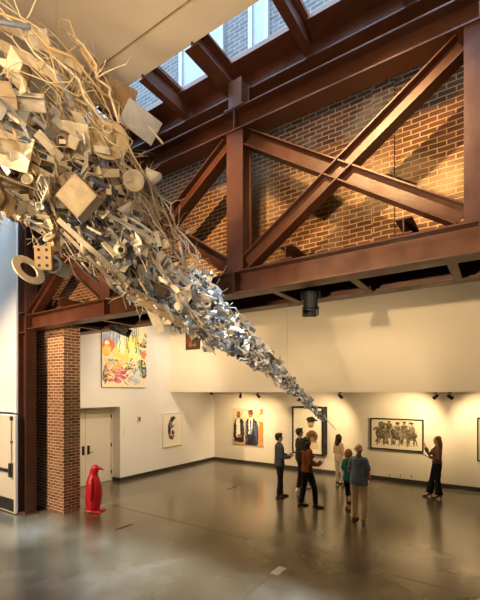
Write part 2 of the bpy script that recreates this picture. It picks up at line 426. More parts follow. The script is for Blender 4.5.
# black stage fixtures hung from the steel
def stage_light(loc, rz, tilt, label):
    e = empty('stage_spotlight', loc, rz, label, 'spotlight', 'black spotlights hung from the steel')
    R = Matrix.Rotation(tilt, 3, 'X')
    mb = MB()
    mb.lathe([(.0, -.2), (.10, -.2), (.115, -.17), (.115, .05), (.09, .12), (.09, .2), (.0, .2)], 18, close=False)
    for k in range(6): mb.lathe([(.095, .0), (.125, .0), (.125, .012), (.095, .012)], 18, c=(0, 0, .05 + .022 * k))
    for i, v in enumerate(mb.v): mb.v[i] = tuple(R @ V(v))
    mb.build('lamp_housing', M['black'], e)
    mb = MB().lathe([(.0, -.185), (.1, -.185), (.1, -.205), (0, -.205)], 18, close=False)
    for i, v in enumerate(mb.v): mb.v[i] = tuple(R @ V(v))
    mb.build('lens', mat('dark_lens', (.05, .05, .06), .1), e)
    MB().box(-.15, -.02, -.02, -.135, .02, .24).box(.135, -.02, -.02, .15, .02, .24).box(-.15, -.02, .23, .15, .02, .245).build('yoke', M['black'], e)
    MB().box(-.04, -.04, .245, .04, .04, .29).build('clamp', M['black'], e)
    mb = MB()
    for sg in (-1, 1): mb.obox(R @ V((sg * .12, 0, -.22)), R @ V((.004, 0, 0)), R @ V((0, .1, 0)), R @ V((0, 0, .07)))
    mb.obox(R @ V((0, .12, -.24)), R @ V((.11, 0, 0)), R @ V((0, .004, 0)), R @ V((0, 0, .06)))
    mb.build('barn_door', M['black'], e)
stage_light((-2.52, 5.75, 4.46), .5, .12, 'black spotlight hanging between the steel beams right of the debris sculpture')
stage_light((-7.78, 6.25, 4.52), local_dir(-5), 1.1, 'black spotlight hanging under the steel above the colourful abstract painting')

# -------------------------------------------------------------- track lights
def track_light(x, y, aim, label):
    e = empty('track_spotlight', (x, y, 2.955), 0, label, 'spotlight', 'black track spotlights under the gallery soffit')
    MB().box(-.05, -.02, -.03, .05, .02, 0).build('mounting_plate', M['black'], e)
    MB().tube([(0, 0, -.03), (0, 0, -.085)], .01, 8).build('stem', M['black'], e)
    d = V(aim).normalized()
    MB().lathe([(0, -.075), (.034, -.075), (.042, -.05), (.046, .06), (.056, .085), (.05, .085), (.04, .06), (0, .06)], 16, c=(0, 0, -.125), ax=d, close=False).build('lamp_can', M['black'], e, smooth=False)
    MB().lathe([(0, .061), (.038, .061), (.038, .064), (0, .064)], 16, c=(0, 0, -.125), ax=d, close=False).build('lens', M['lens'], e)
track_light(-8.18, 12.2, (-.55, .6, -.6), 'left track spotlight above the portrait of two suited men')
track_light(-7.41, 12.2, (.3, .7, -.6), 'right track spotlight above the portrait of two suited men')
track_light(-4.32, 12.2, (.45, .6, -.6), 'track spotlight between the shadow box and the horse picture')
track_light(-1.55, 12.2, (-.7, .6, -.55), 'left of two track spotlights above the guide with raised hand')
track_light(-1.20, 12.2, (.7, .6, -.55), 'right of two track spotlights above the guide with raised hand')
e = empty('security_camera', (-10.36, 13.2, 2.955), 0, 'small black camera under the soffit in the far corner', 'camera')
MB().box(-.05, -.05, -.02, .05, .05, 0).build('mounting_plate', M['black'], e)
MB().lathe([(0, -.11), (.03, -.105), (.055, -.08), (.06, -.03), (.06, -.02), (0, -.02)], 16, close=False).build('dome', M['black'], e, smooth=True)

# small wall items
def wall_box(name, x, y, z, w_, h_, d_, m_, label, cat, wall='back', det=None):
    e = empty(name, (x, y, z), 0 if wall == 'back' else PI / 2, label, cat)
    MB().box(-w_ / 2, -d_, -h_ / 2, w_ / 2, 0, h_ / 2).build('cover', M[m_], e, bevel=.003)
    if det == 'outlet':
        for zz in (-.025, .025):
            MB().box(-.018, -d_ - .004, zz - .015, .018, -d_, zz + .015).build('socket', M['bronze'], e)
    elif det == 'switch':
        MB().box(-.012, -d_ - .012, -.025, .012, -d_, .025).build('switch', M['plastic'], e)
    elif det == 'sign':
        MB().box(-w_ * .32, -d_ - .003, -h_ * .35, w_ * .32, -d_, h_ * .35).build('panel', M['bronze'], e)
    return e
wall_box('wall_outlet', -3.11, 13.6, .20, .08, .12, .012, 'plastic', 'left of three wall outlets low under the horse picture', 'outlet', det='outlet')
wall_box('wall_outlet', -2.78, 13.6, .22, .12, .12, .012, 'plastic', 'middle of three wall outlets low under the horse picture', 'outlet', det='outlet')
wall_box('wall_outlet', -2.44, 13.6, .22, .08, .12, .012, 'plastic', 'right of three wall outlets low under the horse picture', 'outlet', det='outlet')
wall_box('wall_placard', -7.62, 13.6, 1.25, .16, .10, .006, 'white', 'small blank white placard right of the suited men portrait', 'placard')
wall_box('wall_placard', -1.78, 13.6, 1.25, .14, .10, .006, 'white', 'small white placard right of the horse picture behind the guide', 'placard')
wall_box('wall_placard', -10.5, 11.75, 1.25, .16, .11, .006, 'white', 'small white placard right of the white framed portrait', 'placard', 'left')
wall_box('wall_placard', -10.5, 8.98, 1.32, .16, .07, .006, 'white', 'small white placard right of the recessed double door', 'placard', 'left')
wall_box('light_switch', -10.5, 8.66, 1.60, .09, .24, .012, 'plastic', 'light switch plate at the edge of the recessed doorway', 'switch', 'left', 'switch')
wall_box('wall_alarm', -10.5, 9.30, 2.02, .14, .20, .04, 'plastic', 'small fire alarm box high on the wall right of doorway', 'alarm', 'left', 'sign')

e = empty('floor_box', (-3.07, 5.70, 0), 0, 'rectangular grey floor outlet cover near the front of the floor', 'cover')
MB().box(-.075, -.16, 0, .075, .16, .006).build('cover_plate', M['plate'], e, bevel=.002)
MB().box(-.06, -.02, .006, .06, .12, .009).build('flap', M['plate'], e)
e = empty('floor_box', (-6.88, 5.68, 0), 0, 'narrow dark floor outlet slot near the red penguin', 'cover')
MB().box(-.03, -.22, 0, .03, .22, .004).build('cover_plate', M['bronze'], e)
MB().box(-.02, -.1, .004, .02, .1, .006).build('flap', M['base'], e)
e = empty('floor_box', (-6.92, 9.85, 0), 0, 'narrow dark floor outlet slot in front of the suited men portrait', 'cover')
MB().box(-.03, -.28, 0, .03, .28, .004).build('cover_plate', M['bronze'], e)
MB().box(-.02, -.1, .004, .02, .1, .006).build('flap', M['base'], e)

# ----------------------------------------------------------------- artworks
def srgb(*c): return tuple(((v / 255 + .055) / 1.055) ** 2.4 if v > 10 else v / 255 / 12.92 for v in c)
def E_(cx, cy, rx_, ry_, c, rot=0):
    ca, sa = math.cos(rot), math.sin(rot)
    return lambda u, v: c if (((u - cx) * ca + (v - cy) * sa) / rx_) ** 2 + ((-(u - cx) * sa + (v - cy) * ca) / ry_) ** 2 < 1 else None
def P_(pts, c):
    def fn(u, v):
        ins = False; j = len(pts) - 1
        for i in range(len(pts)):
            xi, yi = pts[i]; xj, yj = pts[j]
            if (yi > v) != (yj > v) and u < (xj - xi) * (v - yi) / (yj - yi) + xi: ins = not ins
            j = i
        return c if ins else None
    return fn
def L_(x0, y0, x1, y1, w_, c):
    def fn(u, v):
        dx, dy = x1 - x0, y1 - y0; L = dx * dx + dy * dy
        k = max(0, min(1, ((u - x0) * dx + (v - y0) * dy) / L))
        return c if (u - x0 - k * dx) ** 2 + (v - y0 - k * dy) ** 2 < w_ * w_ else None
    return fn
def paint(w_, h_, nx, layers, bg, wob=.01, wsc=14, grain=.1, wash=None):
    """flat grid facing -Y, lower left at 0,0; u,v in units of width; every vertex painted"""
    ny = max(2, int(nx * h_ / w_)); vs = []; cols = []
    for j in range(ny + 1):
        for i in range(nx + 1):
            x, z = w_ * i / nx, h_ * j / ny
            vs.append((x, 0, z))
            u, v = x / w_, z / w_
            du = noise.noise(V((u * wsc, v * wsc, 1.7))) * wob; dv = noise.noise(V((u * wsc, v * wsc, 9.1))) * wob
            c = bg(u, v) if callable(bg) else bg
            for l in layers:
                q = l(u + du, v + dv)
                if q is not None: c = q
            if wash:
                k = max(0, min(.85, .06 + .8 * noise.noise(V((u * 7, v * 7, 3))) + .5 * noise.noise(V((u * 23, v * 23, 8)))))
                c = [q * (1 - k) + w2 * k for q, w2 in zip(c, wash)]
            g = 1 + grain * noise.noise(V((u * 60, v * 60, 4)))
            cols.append([max(0, min(1, k * g)) for k in c] + [1])
    fs = [(j * (nx + 1) + i, j * (nx + 1) + i + 1, (j + 1) * (nx + 1) + i + 1, (j + 1) * (nx + 1) + i) for j in range(ny) for i in range(nx)]
    me = bpy.data.meshes.new('picture'); me.from_pydata(vs, [], fs); me.update()
    a = me.color_attributes.new('paint', 'FLOAT_COLOR', 'POINT')
    a.data.foreach_set('color', [k for c in cols for k in c])
    return me
def frame_mb(w_, h_, fw, y0, y1):
    return MB().box(0, y0, 0, w_, y1, fw).box(0, y0, h_ - fw, w_, y1, h_).box(0, y0, fw, fw, y1, h_ - fw).box(w_ - fw, y0, fw, w_, y1, h_ - fw)

rnd = random.Random(4)
# 1 abstract painting on the left wall
W_, H_ = 1.85, 2.15
e = empty('abstract_painting', (-10.5, 7.76, 3.12), PI / 2, 'large colourful abstract painting with drips high on the left wall', 'painting')
MB().box(0, -.05, 0, W_, -.002, H_).build('stretcher', M['wood'], e)
lay = []
S = srgb
lay += [E_(.22, .95, .2, .25, S(150, 175, 215)), E_(.5, 1.0, .12, .2, S(215, 225, 235)), E_(.6, 1.02, .1, .12, S(180, 200, 225)),
        E_(.14, .82, .13, .13, S(232, 120, 40)), E_(.1, .72, .08, .1, S(250, 190, 60)), E_(.62, .85, .24, .2, S(240, 235, 110)), E_(.45, .72, .2, .16, S(245, 220, 90)),
        E_(.7, .7, .13, .16, S(225, 240, 160)), E_(.42, .85, .1, .15, S(250, 245, 200)), E_(.9, .9, .08, .06, S(140, 40, 35)), E_(.92, .97, .06, .04, S(60, 120, 60)),
        E_(.9, .72, .06, .08, S(230, 130, 60)), E_(.88, .5, .09, .12, S(60, 95, 60)), E_(.93, .36, .06, .1, S(50, 80, 110)), E_(.82, .56, .06, .05, S(120, 160, 90)),
        E_(.3, .38, .27, .2, S(205, 60, 105)), E_(.28, .42, .22, .13, S(240, 150, 150)), E_(.33, .5, .22, .08, S(235, 190, 80)), E_(.25, .3, .18, .06, S(225, 110, 150)), E_(.08, .3, .05, .18, S(90, 60, 70)),
        E_(.7, .3, .17, .15, S(215, 222, 228)), E_(.66, .42, .12, .05, S(110, 150, 190)), E_(.72, .22, .12, .06, S(180, 190, 205)), E_(.12, .87, .05, .04, S(250, 245, 235))]
for k in range(90):
    x, y = rnd.uniform(.05, .6), rnd.uniform(.2, .6); a = rnd.uniform(-1, 1)
    lay.append(L_(x, y, x + .13 * math.cos(a), y + .13 * math.sin(a), rnd.uniform(.004, .012), rnd.choice([S(120, 60, 30), S(255, 240, 190), S(190, 40, 80), S(90, 110, 60), S(245, 200, 60), S(250, 230, 220)])))
for k in range(26):
    x = rnd.uniform(.05, .82); l = rnd.uniform(.15, .5)
    lay.append(L_(x, 1.3, x, 1.2 - l, rnd.uniform(.004, .009), rnd.choice([S(60, 75, 120), S(90, 110, 150), S(70, 90, 60), S(180, 195, 220), S(120, 70, 60)])))
for k in range(30):
    x, y = rnd.uniform(.78, .98), rnd.uniform(.3, 1.1)
    lay.append(E_(x, y, rnd.uniform(.01, .035), rnd.uniform(.01, .04), rnd.choice([S(60, 80, 60), S(190, 150, 90), S(140, 50, 40), S(240, 220, 160), S(90, 120, 160)])))
lay = [(lambda u, v, q=q: q(u * .96 + .02, v + .10)) for q in lay]
link('canvas', paint(W_, H_, 120, lay, S(238, 225, 190), .035, 10, .3, S(236, 228, 205)), M['art'], e, loc=(0, -.053, 0))

# 2 white framed portrait on the left wall
W_, H_ = 1.06, 1.29
e = empty('framed_portrait', (-10.5, 10.43, .89), PI / 2, 'white framed black and white face print on the left wall', 'picture')
frame_mb(W_, H_, .045, -.05, 0).build('frame', M['white'], e, bevel=.004)
k_, g_ = S(30, 28, 30), S(120, 110, 108)
lay = [E_(.5, .66, .24, .42, k_, -.12), E_(.62, .62, .2, .36, S(235, 228, 212), -.12), E_(.42, .78, .08, .16, g_, .3), E_(.52, .5, .06, .1, k_, .2), E_(.5, .34, .09, .04, S(150, 60, 70), .3), E_(.46, .6, .05, .03, S(235, 228, 215)), E_(.4, .44, .05, .08, S(190, 150, 150)), E_(.56, .74, .06, .02, k_, .4)]
link('print', paint(W_, H_, 60, lay, S(240, 233, 218), .03, 12), M['art'], e, loc=(0, -.02, 0))

# 3 two suited men
W_, H_ = 1.50, 1.52
e = empty('double_portrait', (-9.49, 13.6, .77), 0, 'painted portrait of two standing men in dark suits', 'painting')
MB().box(0, -.045, 0, W_, -.002, H_).build('stretcher', M['white'], e)
navy, blk, skin1, skin2 = S(42, 48, 72), S(30, 28, 32), S(150, 105, 80), S(120, 80, 60)
wht = S(238, 232, 220)
lay = [P_([(.86, 0), (1, 0), (1, 1.02), (.9, 1.02)], S(196, 124, 62)), E_(.9, .35, .08, .22, S(205, 140, 78)), E_(.95, .75, .06, .1, S(240, 210, 160)), P_([(.0, 0), (1, 0), (1, .12), (0, .14)], S(205, 150, 95)),
       P_([(.06, .08), (.05, .62), (.12, .72), (.3, .72), (.38, .64), (.4, .3), (.36, .06)], blk), P_([(.13, .2), (.12, .70), (.24, .72), (.27, .2)], wht), P_([(.02, .2), (.05, .62), (.13, .71), (.1, .2)], blk),
       E_(.2, .84, .075, .1, S(140, 100, 78)), P_([(.13, .82), (.14, .96), (.26, .96), (.27, .82), (.2, .92)], S(200, 190, 180)), E_(.2, .86, .06, .07, S(150, 108, 84)), E_(.21, .775, .045, .03, S(90, 65, 55)), L_(.17, .86, .19, .86, .008, blk), L_(.22, .86, .24, .86, .008, blk),
       E_(.24, .24, .07, .05, S(165, 115, 85)),
       P_([(.42, .0), (.44, .64), (.5, .73), (.72, .73), (.82, .64), (.86, .1), (.8, .0)], navy), P_([(.53, .25), (.54, .73), (.68, .73), (.62, .25)], wht), P_([(.585, .25), (.59, .69), (.62, .69), (.615, .25)], blk),
       P_([(.5, .0), (.5, .3), (.7, .3), (.7, 0)], S(25, 25, 38)), E_(.6, .86, .075, .1, skin2), P_([(.52, .87), (.53, .975), (.67, .975), (.68, .87), (.63, .93), (.57, .93)], S(35, 28, 28)), L_(.565, .875, .585, .875, .008, blk), L_(.615, .875, .635, .875, .008, blk), E_(.6, .81, .03, .012, S(200, 170, 150)),
       L_(.46, .6, .48, .1, .012, S(80, 95, 140)), L_(.78, .6, .8, .1, .012, S(80, 95, 140)), L_(.72, .62, .76, .3, .01, S(95, 110, 150)), L_(.33, .6, .35, .2, .01, S(90, 85, 90))]
for k in range(24):
    x, y = rnd.uniform(.44, .84), rnd.uniform(.05, .6)
    lay.append(L_(x, y, x + rnd.uniform(-.03, .03), y + .07, .006, rnd.choice([S(85, 100, 140), S(25, 28, 45), S(60, 66, 95)])))
for k in range(30):
    x, y = rnd.uniform(.0, 1), rnd.uniform(.75, 1.0)
    if not (.1 < x < .3 or .5 < x < .7): lay.append(E_(x, y, .03, .02, rnd.choice([S(235, 215, 180), S(225, 195, 150), S(245, 235, 215)])))
link('canvas', paint(W_, H_, 90, lay, S(216, 194, 158), .02, 14, .3), M['art'], e, loc=(0, -.047, 0))

# 4 deep black shadow box
W_, H_, D_ = 1.22, 1.75, .42
e = empty('shadow_box', (-6.52, 13.6, .68), 0, 'deep black framed shadow box with cap wearing head', 'picture')
frame_mb(W_, H_, .05, -D_, 0).build('frame', M['blackframe'], e)
lay = [E_(.62, 1.02, .13, .16, S(190, 150, 120)), E_(.62, 1.10, .16, .09, S(25, 24, 26)), E_(.74, 1.08, .12, .025, S(25, 24, 26)), E_(.62, .88, .09, .04, S(150, 110, 85)), E_(.57, 1.0, .02, .012, S(40, 30, 28)), E_(.68, 1.0, .02, .012, S(40, 30, 28)),
       E_(.66, .56, .2, .19, S(120, 80, 45)), E_(.66, .5, .14, .15, S(80, 52, 34)), E_(.66, .46, .10, .08, S(150, 105, 75)), P_([(.46, .14), (.48, .38), (.86, .38), (.88, .14)], S(228, 205, 170)), L_(.5, .38, .84, .38, .015, S(165, 120, 80)),
       E_(.6, .5, .02, .02, S(30, 22, 18)), E_(.72, .5, .02, .02, S(30, 22, 18))]
MB().box(.05, -.06, .05, W_ - .05, -.004, H_ - .05).build('back_board', M['white'], e)
link('print', paint(W_ - .1, H_ - .1, 70, lay, S(243, 236, 218), .015, 12, .1), M['art'], e, loc=(.05, -D_ + .03, .05))

# 5 horse riders
W_, H_ = 1.66, 1.04
e = empty('horse_picture', (-3.74, 13.6, 1.04), 0, 'wide black framed sepia picture of a row of horse riders', 'picture')
frame_mb(W_, H_, .035, -.06, 0).build('frame', M['blackframe'], e)
lay = []
tone = [S(96, 86, 68), S(135, 122, 98), S(72, 64, 52), S(158, 144, 116)]
for k, x in enumerate((.2, .36, .52, .66, .80)):
    c1 = tone[k % 4]; c2 = tone[(k + 1) % 4]
    y = .26 + .02 * (k % 2)
    lay += [L_(x - .06, y, x - .09, .08, .014, c1), L_(x - .03, y, x - .04, .1, .014, c2), L_(x + .05, y, x + .05, .08, .014, c1), L_(x + .07, y, x + .1, .1, .013, c2),
            E_(x, y + .02, .10, .085, c1), P_([(x - .10, y + .02), (x - .13, y + .17), (x - .08, y + .19), (x - .01, y + .06)], c1), E_(x - .125, y + .15, .05, .028, c2, .7),
            P_([(x - .05, y + .06), (x - .055, y + .22), (x + .05, y + .22), (x + .06, y + .04)], c2), E_(x, y + .255, .028, .034, S(150, 135, 112)), E_(x, y + .285, .04, .014, S(40, 36, 32)),
            L_(x + .02, y + .08, x + .05, y - .06, .018, tone[(k + 2) % 4])]
lay += [L_(.12, .33, .3, .52, .008, S(60, 54, 44)), P_([(.13, .46), (.15, .55), (.4, .53), (.42, .44), (.3, .48)], S(115, 104, 84)), L_(.55, .5, .57, .58, .006, S(60, 54, 44)), L_(.74, .46, .76, .58, .006, S(60, 54, 44)), L_(.1, .1, .92, .08, .008, S(190, 178, 152)), L_(.14, .22, .09, .14, .014, tone[0]), L_(.09, .14, .14, .12, .012, tone[0])]
for k in range(150):
    x, y = rnd.uniform(.1, .9), rnd.uniform(.12, .47)
    lay.append(L_(x, y, x + rnd.uniform(-.03, .03), y + rnd.uniform(-.03, .03), .006, rnd.choice(tone + [S(30, 27, 24), S(165, 150, 124)])))
link('print', paint(W_ - .07, H_ - .07, 130, lay, S(232, 222, 196), .02, 16, .25), M['art'], e, loc=(.035, -.025, .035))

# 6 picture at the right edge, 7 small dark painting on the upper wall
W_, H_ = 1.1, 1.3
e = empty('framed_print', (-.62, 13.6, .90), 0, 'black framed print cut off at the right edge', 'picture')
frame_mb(W_, H_, .035, -.06, 0).build('frame', M['blackframe'], e)
link('print', paint(W_ - .07, H_ - .07, 40, [E_(.5, .5, .25, .35, S(90, 80, 70)), E_(.5, .8, .12, .14, S(60, 52, 46))], S(225, 212, 185), .02, 8), M['art'], e, loc=(.035, -.025, .035))
W_, H_ = .66, .62
e = empty('small_painting', (-9.68, 10.85, 4.52), 0, 'small dark brown painting high on the wall behind the sculpture', 'painting')
MB().box(0, -.04, 0, W_, -.002, H_).build('stretcher', M['blackframe'], e)
lay = [E_(.3, .5, .3, .25, S(110, 60, 30)), E_(.7, .4, .25, .2, S(60, 36, 22)), E_(.5, .25, .3, .1, S(150, 90, 45)), E_(.35, .7, .1, .1, S(170, 120, 60))]
link('canvas', paint(W_, H_, 30, lay, S(70, 42, 26), .1, 5, .4), M['art'], e, loc=(0, -.042, 0))

# ----------------------------------------------------------- red penguin
e = empty('penguin_statue', (-8.38, 5.99, 0), local_dir(-8), 'glossy red plastic penguin statue standing beside the brick pillar', 'statue')
mb = MB()
mb.loft([(0, -.03, .03), (0, -.02, .12), (0, -.01, .28), (0, 0, .45), (0, .0, .62), (0, -.01, .76), (0, -.015, .88), (0, -.005, .95), (0, .015, 1.02), (0, .03, 1.09), (0, .03, 1.14)],
        [(.13, .12), (.175, .165), (.205, .195), (.21, .20), (.20, .185), (.175, .16), (.13, .12), (.10, .095), (.09, .10), (.085, .095), (.055, .06)], (1, 0, 0), n=24, cap=.5)
mb.ell((0, .05, 1.075), .075, .10, .075)
mb.loft([(0, -.10, .14), (0, -.19, .07), (0, -.25, .02)], [(.10, .06), (.07, .035), (.03, .015)], (1, 0, 0))
link('body', fuse(mb, .012, 8), M['red'], e, True)
MB().loft([(0, .10, 1.075), (0, .17, 1.07), (0, .235, 1.05), (0, .265, 1.03)], [(.045, .04), (.03, .028), (.016, .015), (.006, .006)], (1, 0, 0), 14).build('beak', M['red'], e, True)
for sg in (-1, 1):
    link('flipper', fuse(MB().loft([(sg * .16, .0, .84), (sg * .205, .0, .72), (sg * .23, .01, .56), (sg * .235, .02, .42), (sg * .225, .03, .34)], [(.025, .05), (.022, .07), (.02, .07), (.016, .05), (.01, .02)], (1, 0, 0), 14), .008, 3), M['red'], e, True)
    mb = MB().loft([(sg * .09, -.06, .05), (sg * .095, .06, .035), (sg * .10, .17, .022)], [(.065, .05), (.08, .032), (.085, .02)], (1, 0, 0), 16)
    for k in (-1, 0, 1): mb.loft([(sg * .1 + k * .03, .14, .02), (sg * .1 + k * .05, .235, .014)], [(.026, .018), (.014, .01)], (1, 0, 0), 10)
    link('foot', fuse(mb, .008, 3), M['red'], e, True)
for sg in (-1, 1): MB().ell((sg * .066, .105, 1.09), .012, .012, .012).build('eye', M['red'], e, True)

# ---------------------------------------------------------------- people
def cloth(name, col, rough=.85): return mat(name, col, rough, var=.12, vs=14, bump=.25, bs=60, spec=.25)
DARKTR = cloth('black_trouser_cloth', (.012, .012, .014))
SK = {k: mat('skin_' + k, c, .5, var=.06, vs=20, spec=.4) for k, c in dict(light=(.62, .36, .25), pink=(.62, .30, .22), brown=(.20, .095, .055), tan=(.42, .23, .14)).items()}
EYE = mat('dark_eye', (.02, .015, .012), .2); LIP = mat('lip', (.35, .12, .10), .5)

def hand(mb, wr, d, pn, thumb, curl=.5, s=1):
    """palm, four unequal bent fingers and a side thumb; d = pointing dir, pn = palm normal, thumb = thumb side"""
    d = V(d).normalized(); pn = V(pn); pn = (pn - d * pn.dot(d)).normalized(); w_ = d.cross(pn)
    if w_.dot(V(thumb)) < 0: w_ = -w_
    wr = V(wr)
    mb.loft([wr, wr + d * .03 * s, wr + d * .09 * s], [(.024 * s, .018 * s), (.036 * s, .017 * s), (.040 * s, .014 * s)], w_, 12)
    for k, (o, ln) in enumerate(((.030, .072), (.010, .082), (-.010, .077), (-.029, .060))):
        p = wr + d * .085 * s + w_ * o * s
        pts = [p - d * .02 * s]; a = 0
        for j, q in enumerate((.42, .33, .25)):
            a += curl * (.5 if j == 0 else 1.0)
            p = p + (d * math.cos(a) + pn * math.sin(a)) * ln * q * s
            pts.append(p)
        mb.loft([pts[0]] + pts[1:], [.0095 * s, .0095 * s, .0088 * s, .0078 * s], None, 8)
    t0 = wr + d * .02 * s + w_ * .026 * s
    t1 = t0 + (d * .55 + w_ * .75 + pn * .25).normalized() * .038 * s
    t2 = t1 + (d * .85 + w_ * .25 + pn * .4).normalized() * .032 * s
    t3 = t2 + (d * .9 + pn * .5).normalized() * .024 * s
    mb.loft([t0, t1, t2, t3], [.013 * s, .012 * s, .0105 * s, .009 * s], None, 8)

def person(label, pos, deg, h, P):
    s = h / 1.75
    root = empty('person', (pos[0], pos[1], 0), local_dir(deg), label, 'person', P.get('group'))
    fem = P.get('fem', False); sk = SK[P['skin']]
    lean = P.get('lean', 0)
    heel = P.get('heel', 0)
    sc = lambda p: V(p) * s
    sw = P.get('sw', .15 if fem else .176)         # shoulder half width
    ws = P.get('waist', .118 if fem else .142)
    hipw = P.get('hip', .165 if fem else .165)
    hx = P.get('shift', (0, 0))
    T = lambda x, y, z: V((x + hx[0], y + hx[1] + lean * (z - .92), z)) * s
    # legs
    legs = {}
    for sd, sg in (('L', -1), ('R', 1)):
        fxy = P['feet'][sd]
        hipp = V((sg * .09 + hx[0], hx[1], .92)); ank = V((fxy[0], fxy[1], .09 + heel))
        kn = hipp.lerp(ank, .53) + V((0, fxy[3] if len(fxy) > 3 else .02, 0))
        legs[sd] = (hipp * s, kn * s, ank * s, math.radians(fxy[2] if len(fxy) > 2 else sg * -8))
    # arms
    arms = {}
    for sd, sg in (('L', -1), ('R', 1)):
        A = P['arms'][sd]
        sh = T(sg * (sw - .012), -.01, 1.40); el = V(A['el']) * s; wr = V(A['wr']) * s
        arms[sd] = (sh, el, wr, A)
    b = MB()
    spine = [T(0, .0, .84), T(0, -.005, .95), T(0, .0, 1.08), T(0, .005, 1.2), T(0, .0, 1.33), T(0, -.012, 1.42), T(0, -.015, 1.475), T(0, -.01, 1.51)]
    dep = P.get('belly', .095 if not fem else .085)
    rad = [(.12, .10), (hipw - .01, .11), (ws, dep), (ws + .012, .1), (sw - .015, .108), (sw - .035, .08), (.066, .054), (.054, .053)]
    rad = [(a * s * (.9 if i < 6 else 1), c * s * (.9 if i < 6 else 1)) for i, (a, c) in enumerate(rad)]
    b.loft(spine, rad, (1, 0, 0), 20)
    if fem:
        for sg in (-1, 1): b.ell(T(sg * .07, .075, 1.285), .065 * s, .055 * s, .06 * s)
    for sd in 'LR':
        hp, kn, an, toe = legs[sd]
        b.loft([hp + V((0, 0, .02)) * s, hp.lerp(kn, .5), kn, kn.lerp(an, .35) + V((0, -.012, 0)) * s, an], [.082 * s, .070 * s, .048 * s, .048 * s, .034 * s], None, 14)
        td = V((math.sin(toe), math.cos(toe), 0))
        b.loft([an + V((0, 0, -.01)) * s, an + td * .06 * s + V((0, 0, -.045)) * s, V((an.x, an.y, .02 * s)) + td * .15 * s], [.038 * s, .036 * s, (.042 * s, .018 * s)], None, 12)
        b.ell(V((an.x, an.y, an.z - .05 * s)) - td * .03 * s, .032 * s, .036 * s, .035 * s)
        sh, el, wr, A = arms[sd]
        b.loft([sh, sh.lerp(el, .5), el, el.lerp(wr, .3), wr], [.040 * s, .039 * s, .035 * s, .036 * s, .025 * s], None, 12)
        hand(b, wr, A['d'], A['pn'], A['th'], A.get('curl', .5), s)
    # head on neck
    nk = T(0, -.005, 1.50)
    R = Matrix.Rotation(math.radians(P.get('yaw', 0)), 3, 'Z') @ Matrix.Rotation(math.radians(P.get('pitch', 0)), 3, 'X')
    Hd = lambda x, y, z: nk + R @ V((x * s, (y) * s, z * s))
    b.loft([T(0, -.012, 1.45), Hd(0, .0, .06), Hd(0, .0, .10)], [(.056 * s, .054 * s), (.052 * s, .055 * s), (.05 * s, .055 * s)], (1, 0, 0), 14)
    b.ell(Hd(0, -.005, .155), .076 * s, .095 * s, .093 * s, rot=R)               # skull
    b.ell(Hd(0, .022, .085), .058 * s, .068 * s, .062 * s, rot=R)                # jaw
    b.ell(Hd(0, .074, .050), .022 * s, .018 * s, .018 * s, rot=R)                # chin
    b.loft([Hd(0, .086, .145), Hd(0, .106, .108)], [.009 * s, .015 * s], None, 8)  # nose
    b.ell(Hd(0, .082, .150), .05 * s, .014 * s, .012 * s, rot=R)                 # brow ridge
    for sg in (-1, 1): b.ell(Hd(sg * .077, -.008, .115), .012 * s, .022 * s, .032 * s, rot=R)
    link('body', fuse(b, .0072, 3, .4), sk, root, True)
    for sg in (-1, 1):
        MB().ell(Hd(sg * .03, .083, .132), .011 * s, .008 * s, .007 * s, 10, 6, rot=R).build('eye', EYE, root, True)
        MB().loft([Hd(sg * .014, .097, .152), Hd(sg * .048, .086, .154)], [.004 * s] * 2, None, 6).build('eyebrow', P['haircol'], root, True)
    MB().ell(Hd(0, .087, .072), .022 * s, .010 * s, .008 * s, 10, 6, rot=R).build('mouth', LIP, root, True)
    # hair
    hb = MB(); hs = P['hair']
    if hs != 'bald':
        hb.ell(Hd(0, -.022, .175), .087 * s, .098 * s, .092 * s, rot=R)
    if hs == 'short':
        hb.ell(Hd(0, .02, .225), .074 * s, .085 * s, .038 * s, rot=R); hb.ell(Hd(0, -.055, .13), .074 * s, .052 * s, .07 * s, rot=R)
    if hs == 'bald':
        hb.loft([Hd(.075, .015, .13), Hd(.068, -.055, .125), Hd(0, -.10, .12), Hd(-.068, -.055, .125), Hd(-.075, .015, .13)], [(.013 * s, .034 * s)] * 5, R @ V((0, 0, 1)), 10)
    if hs in ('long', 'curly', 'bob'):
        ln = dict(long=-.16, curly=-.12, bob=.02)[hs]; wd = dict(long=.085, curly=.10, bob=.085)[hs]
        hb.loft([Hd(0, -.035, .2), Hd(0, -.06, .12), Hd(0, -.075, .03), Hd(0, -.085, ln * .6), Hd(0, -.08, ln)], [(.078 * s, .06 * s), ((wd + .004) * s, .065 * s), ((wd + .008) * s, .058 * s), (wd * s, .048 * s), (wd * .6 * s, .028 * s)], R @ V((1, 0, 0)), 18)
        for sg in (-1, 1):
            hb.loft([Hd(sg * .07, .02, .2), Hd(sg * .088, -.005, .11), Hd(sg * .088, -.02, max(ln, -.08) + .03)], [(.02 * s, .04 * s), (.022 * s, .045 * s), (.016 * s, .03 * s)], None, 10)
    me = fuse(hb, .008 * s, 3, .4, ((.022 if hs == 'curly' else .012) * s, 34 if hs != 'long' else 26))
    link('hair', me, P['haircol'], root, True)
    # upper garment
    g = MB(); ex = P.get('ease', .018)
    hem = P.get('hem', .90)
    q1, q2 = max(.115, dep + .016), max(.108, dep + .016)
    sp = [T(0, 0, hem), T(0, 0, (hem + 1.08) / 2), T(0, .0, 1.08), T(0, .005, 1.2), T(0, 0, 1.33), T(0, -.012, 1.42), T(0, -.015, 1.47)]
    loose = P.get('loose', .0)
